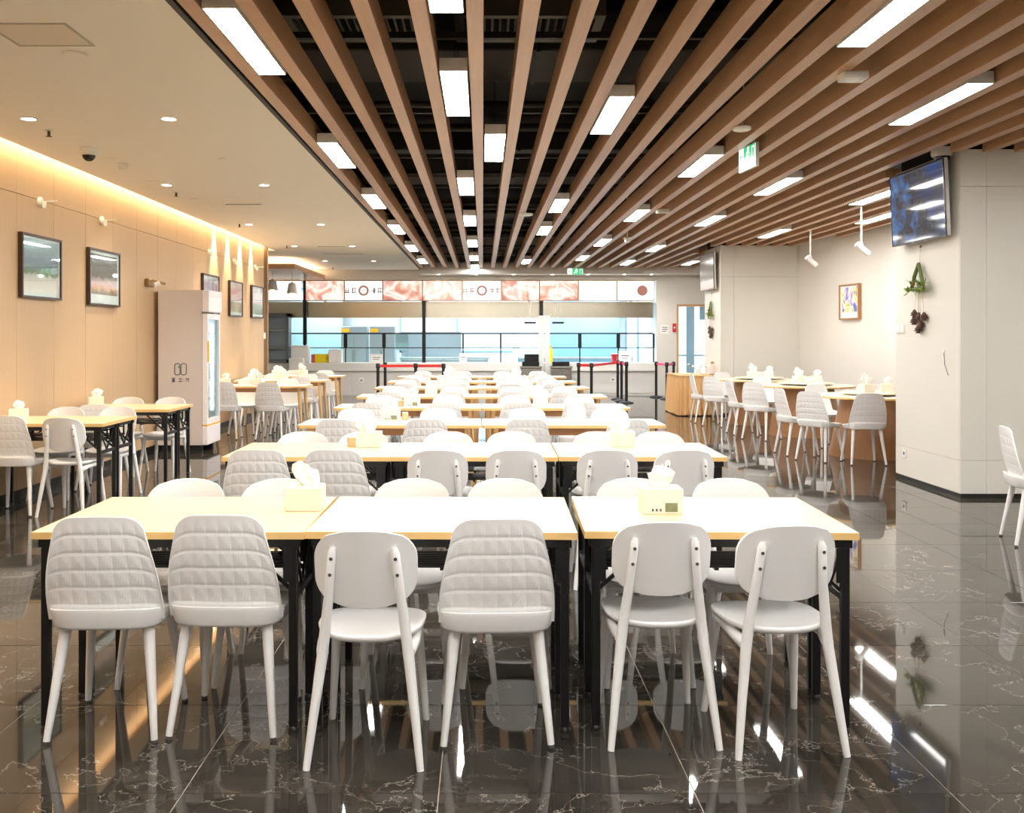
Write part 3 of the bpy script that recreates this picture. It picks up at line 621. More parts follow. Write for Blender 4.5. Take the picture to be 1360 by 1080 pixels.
for px, py, r, lab in ((100, 72, 0.07, 'flat round speaker grille near the access hatch'), (145, 210, 0.06, 'flat round ceiling plate behind the dome camera'), (203, 240, 0.06, 'flat round ceiling plate by the second downlight row'), (297, 211, 0.05, 'flat round ceiling plate between the downlight rows'), (258, 264, 0.05, 'flat round ceiling plate left of the air slot')):
    x, yy = ceil_pt(px, py); t = thing('ceiling_plate', lab, 'ceiling plate', (x, yy, CE), group='flat ceiling plates')
    ob('plate', MB().lathe([(r, -0.0005), (r*0.9, -0.008)], 18), 'ceiling_paint', t); ob('ring', MB().lathe([(r*0.9, -0.0005), (r+0.006, -0.0005), (r+0.006, -0.003), (r, -0.004)], 18, caps=False), 'ceiling_paint', t)
def dome_camera(loc, lab, s=1.0):
    t = thing('dome_camera', lab, 'camera', loc, group='dome security cameras')
    ob('base', MB().lathe([(0.075*s, -0.0005), (0.078*s, -0.05*s), (0.07*s, -0.065*s)], 20), 'metal_white', t); ob('dome', MB().lathe([(0.058*s, -0.066*s), (0.05*s, -0.09*s), (0.03*s, -0.11*s), (0.002, -0.118*s)], 18), 'camera_dark', t)
x, yy = ceil_pt(118, 197); dome_camera((x, yy, CE), 'white dome security camera on the plaster ceiling')
x, yy = ceil_pt(163, 218); t = thing('smoke_detector', 'small white smoke detector on the plaster ceiling behind the dome camera', 'detector', (x, yy, CE))
ob('base', MB().lathe([(0.05, -0.0005), (0.052, -0.02)], 16), 'metal_white', t); ob('head', MB().lathe([(0.04, -0.02), (0.036, -0.05), (0.02, -0.055)], 16), 'metal_white', t)
# things below the slats
def disc_sensor(px, py, r, lab, z=CE-0.012):
    x, yy = ceil_pt(px, py, z); t = thing('disc_sensor', lab, 'sensor', (x, yy, CE), group='round sensors below the slats')
    ob('disc', MB().lathe([(r, -0.0005), (r, -0.02), (r*0.8, -0.028)], 18), 'metal_white', t); ob('stem', MB().tube([(0, 0, 0), (0, 0, 0.16)], 0.012, 6), 'metal_white', t)
disc_sensor(985, 171, 0.075, 'white round sensor below the slats near the exit sign'); disc_sensor(698, 285, 0.10, 'white round sensor below the slats right of centre')
for px, py, w2, lab in ((1133, 103, 0.08, 'white box sensor below the slats beside the large panel light'), (880, 281, 0.08, 'small white box sensor below the far right slats')):
    x, yy = ceil_pt(px, py, CE-0.03); t = thing('box_sensor', lab, 'sensor', (x, yy, CE), group='box sensors below the slats')
    ob('body', MB().cbox(-w2, -0.06, -0.05, w2, 0.06, -0.0005, 0.006), 'metal_white', t); ob('window', MB().box(-w2*0.6, -0.03, -0.053, w2*0.6, 0.03, -0.05), 'mat_board', t)
x, yy = ceil_pt(833, 320, CE-0.1); t = thing('bullet_camera', 'small white camera hanging below the slats right of centre', 'camera', (x, yy, CE))
ob('stem', MB().tube([(0, 0, DECK-CE), (0, 0, -0.06)], 0.012, 8), 'metal_white', t); ob('body', MB().cbox(-0.035, -0.09, -0.13, 0.035, 0.05, -0.06, 0.01), 'metal_white', t); ob('hood', MB().box(-0.06, -0.1, -0.06, 0.06, 0.06, -0.052), 'metal_white', t)
# exit signs
def runner(m, o=0.0):
    m.box(-0.016+o, 0, 0.034, 0.010+o, 0.0, 0.058)
def exit_sign(loc, rotz, lab, drop, HH):
    t = thing('exit_sign', lab, 'exit sign', loc, rotz, 'green running figure exit signs')
    ob('case', MB().cbox(-0.20, -0.015, 0, 0.20, 0.015, HH, 0.004), 'metal_white', t)
    f = ob('lit_face', MB().box(-0.19, -0.0175, 0.01, 0.19, -0.0152, HH-0.01), 'exit_glow', t)
    zc = HH-0.085; k = 1.25
    ob('green_field', MB().box(-0.075, -0.0182, zc-0.075, 0.19, -0.0176, zc+0.075), 'exit_glow_green', f)
    ob('figure_head', MB().prism([(0.018*k*math.cos(2*PI*q/12)+0.03, 0.018*k*math.sin(2*PI*q/12)+zc+0.05) for q in range(12)], -0.0192, -0.0183, 'Y'), 'exit_glow', f)
    body = MB()
    for p, q in (((0.005, 0.025), (-0.01, -0.01)), ((-0.01, -0.01), (0.02, -0.025)), ((0.02, -0.025), (0.012, -0.053)), ((-0.01, -0.01), (-0.028, -0.03)), ((-0.028, -0.03), (-0.05, -0.03)), ((0.0, 0.02), (0.03, 0.007)), ((0.0, 0.02), (-0.03, 0.01))):
        body.bar((p[0]*k+0.02, -0.0188, p[1]*k+zc), (q[0]*k+0.02, -0.0188, q[1]*k+zc), 0.001, 0.018)
    ob('running_figure', body, 'exit_glow', f)
    ob('door_mark', MB().box(0.11, -0.0192, zc-0.06, 0.12, -0.0183, zc+0.06).box(0.165, -0.0192, zc-0.06, 0.175, -0.0183, zc+0.06).box(0.12, -0.0192, zc+0.05, 0.165, -0.0183, zc+0.06), 'exit_glow', f)
    ob('arrow', MB().bar((-0.16, -0.0185, zc), (-0.10, -0.0185, zc), 0.001, 0.016).bar((-0.16, -0.0185, zc), (-0.135, -0.0185, zc+0.028), 0.001, 0.014).bar((-0.16, -0.0185, zc), (-0.135, -0.0185, zc-0.028), 0.001, 0.014), 'exit_glow_green', f)
    for dx in (-0.12, 0.12): ob('hanger', MB().tube([(dx, 0, HH), (dx, 0, HH+drop)], 0.005, 6), 'metal_white', t)
exit_sign((2.43, 8.80, 3.0), -PI/2+0.12, 'hanging exit sign with green figure under the right slats', DECK-3.0-0.22, 0.22)
exit_sign((PX(764, 23.5), 23.5, 2.985), 0, 'small green exit sign far away above the serving counter', 0.25, 0.16)
# services in the void
for (x0, x1, yc, wy, z, h_, m, lab) in ((-1.7, 4.3, 5.2, 0.5, 3.62, 0.30, 'duct_black', 'black air duct crossing the void near the camera'), (-1.7, 4.3, 7.6, 0.9, 3.60, 0.3, 'duct_dark', 'wide olive grey duct in the void above the front tables'), (-1.7, 5.5, 11.2, 0.5, 3.6, 0.3, 'duct_black', 'black duct across the void, second band'), (-1.7, 5.5, 13.4, 0.7, 3.64, 0.28, 'duct_dark', 'dull grey duct across the void, middle'), (-1.7, 5.5, 17.0, 0.7, 3.6, 0.28, 'duct_dark', 'dull grey duct across the far void'), (-1.7, 5.5, 20.6, 0.6, 3.62, 0.28, 'duct_black', 'black duct across the void before the counter')):
    t = thing('air_duct', lab, 'duct', ((x0+x1)/2, yc, z), group='ducts in the ceiling void'); L2 = (x1-x0)/2
    ob('duct', MB().cbox(-L2, -wy/2, 0, L2, wy/2, h_, 0.01), m, t)
    for q in range(4): ob('flange', MB().box(-L2+0.6+q*1.5, -wy/2-0.02, -0.015, -L2+0.63+q*1.5, wy/2+0.02, h_+0.015), 'duct_black', t)
for x, lab in ((-0.80, 'grey ceiling air grille between the slats, left of centre'), (0.30, 'grey ceiling air grille between the slats, right of centre')):
    t = thing('air_grille', lab, 'air grille', (x, 6.35, 3.5), group='grey air grilles in the void')
    ob('frame', MB().box(-0.48, -0.28, 0, 0.48, -0.22, 0.2).box(-0.48, 0.22, 0, 0.48, 0.28, 0.2).box(-0.48, -0.22, 0, -0.42, 0.22, 0.2).box(0.42, -0.22, 0, 0.48, 0.22, 0.2), 'grille_grey', t)
    for q in range(16): ob('fin', MB().box(-0.40+q*0.052, -0.22, 0.02, -0.385+q*0.052, 0.22, 0.1), 'duct_dark', t)
    ob('box', MB().box(-0.48, -0.28, 0.2, 0.48, 0.28, DECK-3.5-0.002), 'duct_black', t)
for i, yy in enumerate((4.1, 8.6, 9.6, 12.2, 15.0, 16.1, 18.6, 19.5, 22.2)):
    t = thing('service_pipe', 'thin dark pipe crossing the ceiling void, %s from the camera' % ORD[i], 'pipe', (1.5, yy, 3.55), group='pipes in the ceiling void')
    ob('pipe', MB().tube([(-3.2, 0, 0), (2.8, 0, 0)], 0.03, 8), 'duct_dark', t); ob('clamp', MB().box(-0.02, -0.04, -0.04, 0.02, 0.04, 0.04).box(-0.005, -0.005, 0.04, 0.005, 0.005, DECK-3.55), 'duct_black', t)

# ------------------------------------------------------------------ wall fittings
def picture(px0, px1, pytl, pybl, artm, lab, mbd=0.05, border_bottom=0.05):
    Ya, Yb = -WX*F/(CX-px0), -WX*F/(CX-px1); wd = Yb-Ya
    zt, zb = PZ(pytl, Ya), PZ(pybl, Ya); hh = zt-zb
    t = thing('wall_picture', lab, 'picture', (WX, (Ya+Yb)/2, (zt+zb)/2), group='framed pictures on the timber wall')
    fw = 0.022
    ob('frame', MB().box(0.001, -wd/2, -hh/2, 0.045, wd/2, -hh/2+fw).box(0.001, -wd/2, hh/2-fw, 0.045, wd/2, hh/2).box(0.001, -wd/2, -hh/2+fw, 0.045, -wd/2+fw, hh/2-fw).box(0.001, wd/2-fw, -hh/2+fw, 0.045, wd/2, hh/2-fw), 'frame_dark', t)
    ob('mount', MB().box(0.001, -wd/2+fw, -hh/2+fw, 0.03, wd/2-fw, hh/2-fw), 'mat_board', t)
    ob('print', MB().box(0.03, -wd/2+fw+mbd, -hh/2+fw+border_bottom, 0.032, wd/2-fw-mbd, hh/2-fw-mbd*0.7), artm, t)
    ob('glazing', MB().box(0.036, -wd/2+fw, -hh/2+fw, 0.038, wd/2-fw, hh/2-fw), 'clear_glass', t)
picture(23.5, 76.5, 307.5, 395, 'art_city', 'dark framed skyline picture with pink foreground, nearest the camera', 0.03, 0.03)
picture(114, 155, 328, 405, 'art_hall', 'dark framed brown interior picture with wide white bottom border', 0.045, 0.10)
picture(266.5, 288, 362.5, 418, 'art_bowl', 'framed picture with a purple round shape half hidden by the fridge', 0.04, 0.05)
picture(302.5, 319.5, 372, 420, 'art_pink', 'framed pink and brown picture, second from the wall end', 0.03, 0.05)
picture(332, 347, 378.5, 422, 'art_garden', 'framed pink and grey green picture, nearest the wall end', 0.03, 0.05)
for i, (px, py) in enumerate(((52, 268), (134, 293), (277, 335), (310, 347), (338, 355))):
    Y = -WX*F/(CX-px); t = thing('picture_lamp', 'small white picture lamp on the timber wall above picture %s' % ('one', 'two', 'three', 'four', 'five')[i], 'lamp', (WX, Y, PZ(py, Y)), group='white wall lamps above the pictures')
    ob('rose', MB().lathe([(0.045, 0), (0.045, 0.02), (0.03, 0.03)], 16), 'metal_white', t, (0.0005, 0, 0), (0, PI/2, 0))
    ob('arm', MB().tube([(0.03, 0, 0), (0.17, 0, 0.005)], 0.006, 6), 'metal_white', t); ob('head', MB().tube([(0.05, -0.0, 0.0), (0.045, 0, -0.06)], 0.02, 10), 'metal_white', t)
t = thing('picture_lamp', 'brass hooded wall lamp just above the fridge', 'lamp', (WX, 12.05, 2.12))
ob('arm', MB().bar((0.001, 0, 0.07), (0.2, 0.1, 0.02), 0.03, 0.03), 'brass', t); ob('hood', MB().cbox(0.001, -0.08, -0.02, 0.06, 0.12, 0.08, 0.01), 'brass', t); ob('head', MB().tube([(0.1, 0.0, 0.0), (0.16, 0.02, 0.03)], 0.03, 10), 'metal_white', t)
# right wall picture and its spots
ang = math.atan2(0.104, 1.0)
def wall_r(px):                                            # point on the slanted wall seen at column px
    k = (px-CX)/F; Y = (5.95+18.07*0.104)/(k+0.104); return RWX(Y), Y
xa, ya = wall_r(1131); 
t = thing('wall_picture', 'wood framed blue and yellow picture on the white right wall', 'picture', (xa, ya, PZ(401, ya)), PI+ang)
wd, hh = 0.80, 0.59; s_ = math.hypot(wall_r(1118)[0]-wall_r(1144)[0], wall_r(1118)[1]-wall_r(1144)[1]); wd = s_
fw = 0.025
# local +x is out of the wall towards the room
ob('frame', MB().box(0.002, -wd/2, -hh/2, 0.06, wd/2, -hh/2+fw).box(0.002, -wd/2, hh/2-fw, 0.06, wd/2, hh/2).box(0.002, -wd/2, -hh/2+fw, 0.06, -wd/2+fw, hh/2-fw).box(0.002, wd/2-fw, -hh/2+fw, 0.06, wd/2, hh/2-fw), 'frame_wood', t)
ob('mount', MB().box(0.002, -wd/2+fw, -hh/2+fw, 0.04, wd/2-fw, hh/2-fw), 'mat_board', t)
ob('print', MB().box(-0.001, -wd/2+fw+0.05, -hh/2+fw+0.1, 0.002, wd/2-fw-0.05, hh/2-fw-0.03), 'art_blue', t, (0.04, 0, 0))
for px, pyt, pyb, Y, lab in ((1076.5, 314, 352, 15.2, 'white pendant spotlight left of the blue picture'), (1144, 294, 335, 12.4, 'white pendant spotlight near the screen')):
    x = PX(px, Y); zt, zb = CE+0.02, PZ(pyb-8, Y)
    t = thing('pendant_spot', lab, 'spotlight', (x, Y, zb), group='white pendant spotlights')
    ob('stem', MB().tube([(0, 0, 0.03), (0, 0, zt-zb)], 0.012, 8), 'metal_white', t); ob('canopy', MB().lathe([(0.04, zt-zb-0.02), (0.04, zt-zb)], 12), 'metal_white', t)
    ob('head', MB().tube([(-0.06, 0, 0.03), (0.10, 0.02, -0.10)], 0.04, 12), 'metal_white', t); ob('knuckle', MB().lathe([(0.02, 0), (0.025, 0.03), (0.015, 0.05)], 10), 'metal_white', t)
spot_light('pendant_spot_beam', (PX(1144, 12.4)+0.1, 12.42, 2.45), (xa-0.05, ya, 1.95), 34, math.radians(40), (1.0, 0.95, 0.86), 0.8, 0.03)
spot_light('pendant_spot_beam', (PX(1076, 15.2)+0.1, 15.2, 2.4), (RWX(14.4), 14.4, 1.6), 14, math.radians(46), (1.0, 0.95, 0.86), 0.8, 0.03)
# screens on the columns
def screen(x, yc, z0, wd, hh, artm, lab, tilt, side):
    t = thing('wall_screen', lab, 'television', (x, yc, z0))
    t.rotation_euler = (0, tilt, 0)
    ob('bezel', MB().box(-0.03, -wd/2, 0, -0.018, wd/2, 0.015).box(-0.03, -wd/2, hh-0.015, -0.018, wd/2, hh).box(-0.03, -wd/2, 0.015, -0.018, -wd/2+0.012, hh-0.015).box(-0.03, wd/2-0.012, 0.015, -0.018, wd/2, hh-0.015), 'tv_black', t)
    ob('screen_panel', MB().box(-0.026, -wd/2+0.012, -hh/2+0.015, -0.018, wd/2-0.012, hh/2-0.015), artm, t, (0, 0, hh/2))
    ob('back_shell', MB().cbox(-0.018, -wd/2, 0, 0.02, wd/2, hh, 0.006), side, t); ob('bracket', MB().box(0.02, -0.2, hh*0.3, 0.06, 0.2, hh*0.7), 'tv_black', t)
screen(4.28, 9.42, 2.405, 1.16, 0.72, 'tv_image', 'large wall screen with blue picture high on the near column', math.radians(-2.5), 'tv_silver')
screen(4.39, 18.75, 2.38, 1.15, 0.70, 'tv_image_far', 'screen seen nearly edge on, high on the far column', math.radians(-1.5), 'tv_silver')
dome_camera((4.28, 8.98, 3.235), 'white dome camera above the near column screen', 1.25)
# hanging ornaments
def ornament(x, yy, ztop, s, lab):
    t = thing('hanging_ornament', lab, 'ornament', (x, yy, ztop), 0, 'dried flower hangings on the columns')
    ob('cord', MB().tube([(-0.012, 0, 0), (-0.015, 0.01*s, -0.15*s), (-0.015, 0, -0.24*s)], 0.003, 5), 'string', t)
    ob('hook', MB().lathe([(0.012, 0), (0.008, 0.02)], 8), 'brass', t, (-0.012, 0, 0))
    tri = MB(); A, B_, C_ = (-0.03, 0, -0.20*s), (-0.05, -0.20*s, -0.52*s), (-0.03, 0.20*s, -0.52*s)
    for p, q in ((A, B_), (A, C_), (B_, C_)): tri.tube([p, tuple((a+b)/2+random.uniform(-.008, .008) for a, b in zip(p, q)), q], [0.022*s, 0.026*s, 0.022*s], 8)
    ob('vine_triangle', tri, 'vine_green', t)
    lm = MB()
    for q in range(34):
        a = random.uniform(0, 2*PI); c = Vector((-0.045, random.uniform(-0.22, 0.24)*s, -0.52*s+random.uniform(-0.05, 0.07)*s)); d = Vector((random.uniform(-.5, 0), math.cos(a), math.sin(a)*0.7))*0.12*s
        n_ = Vector((-d.z*0.25-0.004, -d.z*0.2, d.y*0.2)); lm.add([c, c+d*0.5+n_, c+d, c+d*0.5-n_, c+d*0.5+Vector((-0.006, 0, 0))], [(0, 1, 4), (1, 2, 4), (2, 3, 4), (3, 0, 4)])
    ob('leaves', lm, 'leaf_green', t)
    ob('twig', MB().tube([(-0.04, -0.02*s, -0.47*s), (-0.04, -0.34*s, -0.455*s)], [0.005, 0.002], 5), 'twig', t)
    ob('berry', MB().lathe([(0.002, -0.018), (0.016, -0.006), (0.016, 0.006), (0.002, 0.018)], 10), 'berry_red', t, (-0.05, 0.09*s, -0.46*s))
    for (dy, z0_) in ((0.12, -0.80), (-0.01, -0.84), (-0.15, -0.84), (0.13, -0.89), (-0.06, -0.94), (0.01, -1.0)):
        so = ob('string', MB().tube([(-0.03, dy*0.5*s, -0.52*s), (-0.03, dy*s, z0_*s)], 0.002, 4), 'string', t)
        cone = MB()
        for q in range(4):
            zz = -0.04+0.02*q; r0 = (0.028, 0.042, 0.038, 0.02)[q]; cone.lathe([(r0, zz), (r0*0.55, zz+0.022)], 9, smooth=False)
        ob('pine_cone', cone, 'pinecone', so, (-0.03, dy*s, z0_*s-0.03))
ornament(4.355, 9.56, PZ(329, 9.56), 0.78, 'green triangle wreath with pine cones on the near column')
ornament(4.455, 18.7, PZ(390, 18.7), 0.8, 'small dried wreath with pine cones on the far column')
Yq = 4.36*F/(1197-CX); t = thing('light_switch', 'white double light switch on the near column side', 'switch', (4.36, Yq, PZ(437, Yq)))
ob('plate', MB().cbox(-0.012, -0.09, -0.045, -0.0005, 0.09, 0.045, 0.003), 'metal_white', t); ob('rocker', MB().cbox(-0.017, -0.07, -0.03, -0.012, -0.01, 0.03, 0.002), 'paper_white', t); ob('rocker', MB().cbox(-0.017, 0.01, -0.03, -0.012, 0.07, 0.03, 0.002), 'paper_white', t)
Yq = 4.36*F/(1202-CX); t = thing('wall_socket', 'white socket low on the near column side', 'socket', (4.36, Yq, PZ(602, Yq)))
ob('plate', MB().cbox(-0.012, -0.045, -0.045, -0.0005, 0.045, 0.045, 0.003), 'metal_white', t); ob('slot', MB().box(-0.014, -0.015, -0.015, -0.012, 0.015, 0.015), 'ink_grey', t)
Yq = 4.36*F/(1255-CX); t = thing('hanging_wire', 'thin grey wire end hanging on the near column side', 'wire', (4.36, Yq, PZ(467, Yq)))
ob('wire', MB().tube([(-0.006, 0.01, 0.0), (-0.008, -0.01, -0.12), (-0.008, -0.08, -0.22)], 0.003, 5), 'ink_grey', t); ob('clip', MB().box(-0.012, -0.01, -0.01, -0.0005, 0.02, 0.01), 'metal_white', t)
Yq = -WX*F/(CX-351); t = thing('light_switch', 'white switch plate at the end of the timber wall', 'switch', (WX, Yq, PZ(446, Yq)))
ob('plate', MB().cbox(0.0005, -0.06, -0.06, 0.012, 0.06, 0.06, 0.003), 'metal_white', t); ob('rocker', MB().box(0.012, -0.03, -0.03, 0.015, 0.03, 0.03), 'paper_white', t)

# ------------------------------------------------------------------ chairs
def shell_chair_spec():
    # seat bowl
    n = 40
    def rim(t, k):
        a = 2*PI*t/n; ca, sa = math.cos(a), math.sin(a); e = 0.5 if sa < 0 else 0.62
        x = math.copysign(abs(ca)**e, ca)*0.217*k; y = math.copysign(abs(sa)**e, sa)*0.215*k
        return x, y, max(0, -sa)
    rings = [(0.02, 0.425, 0.0), (0.5, 0.428, 0.0), (0.8, 0.436, 0.008), (0.93, 0.446, 0.02), (0.985, 0.455, 0.034), (1.004, 0.455, 0.035), (1.006, 0.4525, 0.034), (0.998, 0.445, 0.028), (0.962, 0.418, 0.004), (0.94, 0.412, 0.0), (0.4, 0.41, 0.0), (0.02, 0.41, 0.0)]
    vs = []; fs = []
    for k, z, lift in rings:
        for t in range(n):
            x, y, bk = rim(t, k); vs.append((x, y, z + lift*bk**0.5 - 0.012*k*max(0, y)/0.215))
    for i in range(len(rings)-1):
        for t in range(n): fs.append((i*n+t, i*n+(t+1) % n, (i+1)*n+(t+1) % n, (i+1)*n+t))
    fs.append(tuple(range(n))); fs.append(tuple(range((len(rings)-1)*n, len(rings)*n)))
    seat = MB().add(vs, fs, True).mesh('seat', 'chair_white')
    # quilted back: outer face dimpled, inner face plain
    NU, NV, cu, cv = 49, 37, 8, 6; Z0, Z1 = 0.435, 0.83
    def P(u, v, off):
        wv = 0.212*(1-v) + 0.168*v + 0.012*math.sin(PI*v); t = max(0, (abs(u)-0.5)/0.5); drop = 0.075*(1-math.sqrt(max(0, 1-t**2.2)))
        x = u*wv; z = Z0 + v*(Z1-0.006*u*u-drop-Z0); y = -0.165 - 0.075*v - 0.01*math.sin(PI*v) + 0.035*u*u*(1-0.4*v)
        return (x, y+off, z)
    vo = []; vi = []
    for j in range(NV):
        for i in range(NU):
            u, v = -1+2*i/(NU-1), j/(NV-1)
            a = ((u+1)/2*cu) % 1*2-1; b = (v*cv) % 1*2-1
            edge = min(1, (1-abs(u))*8, (1-v)*8, (v-0.06)*10)
            pyr = 1-max(abs(a), abs(b)); d = 0.0023*pyr + 0.0008*(1-abs(a+b)/2)
            if abs(b) > 0.97: d -= 0.0012
            vo.append(P(u, v, -0.008-d*max(0, edge))); vi.append(P(u, v, 0.006*min(1, (1-abs(u))*6+0.2)))
    m = MB(); o = len(vo); fs = []
    for j in range(NV-1):
        for i in range(NU-1):
            q = j*NU+i; fs.append((q, q+1, q+NU+1, q+NU)); fs.append((o+q, o+q+NU, o+q+NU+1, o+q+1))
    edge = [i for i in range(NU)] + [j*NU+NU-1 for j in range(1, NV)] + [(NV-1)*NU+i for i in range(NU-2, -1, -1)] + [j*NU for j in range(NV-2, 0, -1)]
    for k in range(len(edge)):
        a, b = edge[k], edge[(k+1) % len(edge)]; fs.append((a, o+a, o+b, b))
    m.add(vo+vi, fs, False); 
    for k in range((NU-1)*(NV-1)): m.sm[2*k+1] = True
    back = m.mesh('backrest', 'chair_white')
    spec = [('seat', seat, None, []), ('backrest', back, 'quilted triangular relief', [])]
    for sx in (-1, 1):
        for fy, f2 in ((-0.13, -0.205), (0.13, 0.2)):
            leg = MB().tube([(sx*0.15, fy, 0.416), (sx*0.193, f2, 0.012)], [0.022, 0.0125], 12).mesh('leg', 'chair_white')
            pad = MB().tube([(sx*0.193, f2, 0.012), (sx*0.1942, f2*1.006, 0.0)], [0.0115, 0.0115], 10).mesh('foot_pad', 'rubber')
            spec.append(('leg', leg, None, [('foot_pad', pad)]))
    return spec
def round_chair_spec():
    # curved back panel
    NU, NV = 21, 17; wd, ht, r = 0.358, 0.276, 0.105; zc = 0.678
    def inside(u, v):                                        # map the square to a rounded rectangle
        t = max(0, (abs(v)*ht/2-(ht/2-r))/r); hw = wd/2 - r*(1-math.sqrt(max(0, 1-t*t)))
        return u*hw, v*ht/2*(1-0.03*u*u)
    def P(u, v, off):
        x, z = inside(u, v); y = -0.196 - 0.055*(v+1)/2 + 0.055*(x/(wd/2))**2
        return (x, y+off, zc+z)
    vo = [P(-1+2*i/(NU-1), -1+2*j/(NV-1), -0.008) for j in range(NV) for i in range(NU)]; vi = [P(-1+2*i/(NU-1), -1+2*j/(NV-1), 0.008) for j in range(NV) for i in range(NU)]
    o = len(vo); fs = []
    for j in range(NV-1):
        for i in range(NU-1):
            q = j*NU+i; fs.append((q, q+1, q+NU+1, q+NU)); fs.append((o+q, o+q+NU, o+q+NU+1, o+q+1))
    edge = [i for i in range(NU)] + [j*NU+NU-1 for j in range(1, NV)] + [(NV-1)*NU+i for i in range(NU-2, -1, -1)] + [j*NU for j in range(NV-2, 0, -1)]
    m = MB().add(vo+vi, fs, True)
    m.add([vo[e] for e in edge]+[vi[e] for e in edge], [(k, len(edge)+k, len(edge)+(k+1) % len(edge), (k+1) % len(edge)) for k in range(len(edge))])
    back = m.mesh('backrest', 'chair_white')
    # dished seat, narrower at the rear
    n = 40; vs = []; fs = []
    rings = [(0.02, 0.422), (0.5, 0.424), (0.85, 0.432), (0.97, 0.438), (1.0, 0.434), (0.985, 0.420), (0.9, 0.410), (0.02, 0.408)]
    for k, z in rings:
        for t in range(n):
            a = 2*PI*t/n; ca, sa = math.cos(a), math.sin(a); e = 0.75
            x = math.copysign(abs(ca)**e, ca)*(0.193+0.012*sa)*k; y = math.copysign(abs(sa)**e, sa)*0.205*k
            vs.append((x, y, z+0.012*(x/0.2)**2*k - 0.006*(y/0.2)))
    for i in range(len(rings)-1):
        for t in range(n): fs.append((i*n+t, i*n+(t+1) % n, (i+1)*n+(t+1) % n, (i+1)*n+t))
    fs += [tuple(range(n)), tuple(range((len(rings)-1)*n, len(rings)*n))]
    seat = MB().add(vs, fs, True).mesh('seat', 'chair_white')
    fr = MB().tube([(-0.15, -0.185, 0.385), (-0.165, -0.1, 0.398), (-0.155, 0.13, 0.40)], [0.022, 0.018, 0.018], 10).tube([(0.15, -0.185, 0.385), (0.165, -0.1, 0.398), (0.155, 0.13, 0.40)], [0.022, 0.018, 0.018], 10).tube([(-0.155, 0.13, 0.398), (0.155, 0.13, 0.398)], 0.016, 8)
    spec = [('seat', seat, None, []), ('backrest', back, None, []), ('seat_frame', fr.mesh('seat_frame', 'chair_white'), None, [])]
    for sx in (-1, 1):
        pts = [(sx*0.195, -0.245, 0.0), (sx*0.174, -0.218, 0.18), (sx*0.150, -0.192, 0.37), (sx*0.142, -0.192, 0.44), (sx*0.122, -0.212, 0.60), (sx*0.108, -0.238, 0.74), (sx*0.106, -0.236, 0.757)]
        leg = MB().tube(pts, [0.0125, 0.016, 0.0195, 0.0195, 0.0165, 0.0155, 0.009], 12).mesh('rear_leg', 'chair_white')
        scr = []
        for zz, yy, xx in ((0.722, -0.2505, 0.110), (0.665, -0.2405, 0.1155)):
            scr.append(('screw', MB().tube([(sx*xx, yy+0.006, zz), (sx*xx, yy-0.001, zz-0.001)], 0.0062, 10).mesh('screw', 'screw_steel')))
        spec.append(('rear_leg', leg, None, scr))
        leg = MB().tube([(sx*0.152, 0.13, 0.408), (sx*0.182, 0.20, 0.0)], [0.020, 0.0125], 12).mesh('leg', 'chair_white')
        spec.append(('leg', leg, None, []))
    return spec
SHELL, ROUND = shell_chair_spec(), round_chair_spec()
def chair(kind, x, yy, deg, label, group):
    t = thing('quilted_shell_chair' if kind == 'A' else 'round_back_chair', label, 'chair', (x, yy, 0), math.radians(deg), group)
    grow(SHELL if kind == 'A' else ROUND, t); return t
KN = {'A': 'white quilted shell chair', 'B': 'white round backed chair'}
def chair_row(row, side, items, group):
    for i, (k, x, yy, deg) in enumerate(items):
        n = len(items); pos = 'leftmost' if i == 0 else ('rightmost' if i == n-1 else ORD[i]+' from left')
        chair(k, x, yy, deg, '%s on the %s side of the %s table row, %s' % (KN[k], side, row, pos), group)
# front row: near side (backs to the viewer)
chair_row('front', 'near', [('A', -1.393, 3.70, 2), ('A', -0.951, 3.735, -2), ('B', -0.402, 3.525, -1), ('A', 0.046, 3.66, 2), ('B', 0.648, 3.685, 1), ('B', 1.070, 3.62, 4)], 'chairs at the black folding tables')
chair_row('front', 'far', [('B', -1.355, 4.24, 182), ('B', -0.94, 4.24, 178), ('B', -0.325, 4.24, 180), ('B', 0.10, 4.24, 179), ('B', 0.70, 4.25, 181), ('B', 1.135, 4.25, 178)], 'chairs at the black folding tables')
chair_row('second', 'near', [('A', -1.296, 5.74, 1), ('A', -0.848, 5.74, -1), ('B', -0.268, 5.86, 1), ('B', 0.20, 5.86, -1), ('B', 0.735, 5.86, 0), ('B', 1.18, 5.86, 2)], 'chairs at the black folding tables')
chair_row('second', 'far', [('B', -1.24, 6.47, 181), ('B', -0.825, 6.47, 179), ('B', -0.238, 6.47, 180), ('B', 0.20, 6.47, 180), ('B', 0.79, 6.47, 178), ('B', 1.225, 6.47, 181)], 'chairs at the black folding tables')
RY = [7.9, 9.79, 11.6, 13.53, 15.38, 17.25]
RN = ['third', 'fourth', 'fifth', 'sixth', 'seventh', 'eighth']
near = [[-1.14, -0.448, 0.36, 1.125], [-1.136, -0.39, 0.36, 0.956], [-1.12, -0.39, 0.36, 0.96], [-1.10, -0.38, 0.36, 1.0], [-1.12, -0.39, 0.37, 1.02], [-1.1, -0.38, 0.37, 1.0]]
farx = [[-1.14, -0.40, 0.40, 1.13], [-1.13, -0.385, 0.37, 1.07], [-1.13, -0.385, 0.37, 1.05], [-1.12, -0.385, 0.37, 1.05], [-1.13, -0.385, 0.37, 1.02], [-1.12, -0.385, 0.38, 1.04]]
rj = random.Random(3)
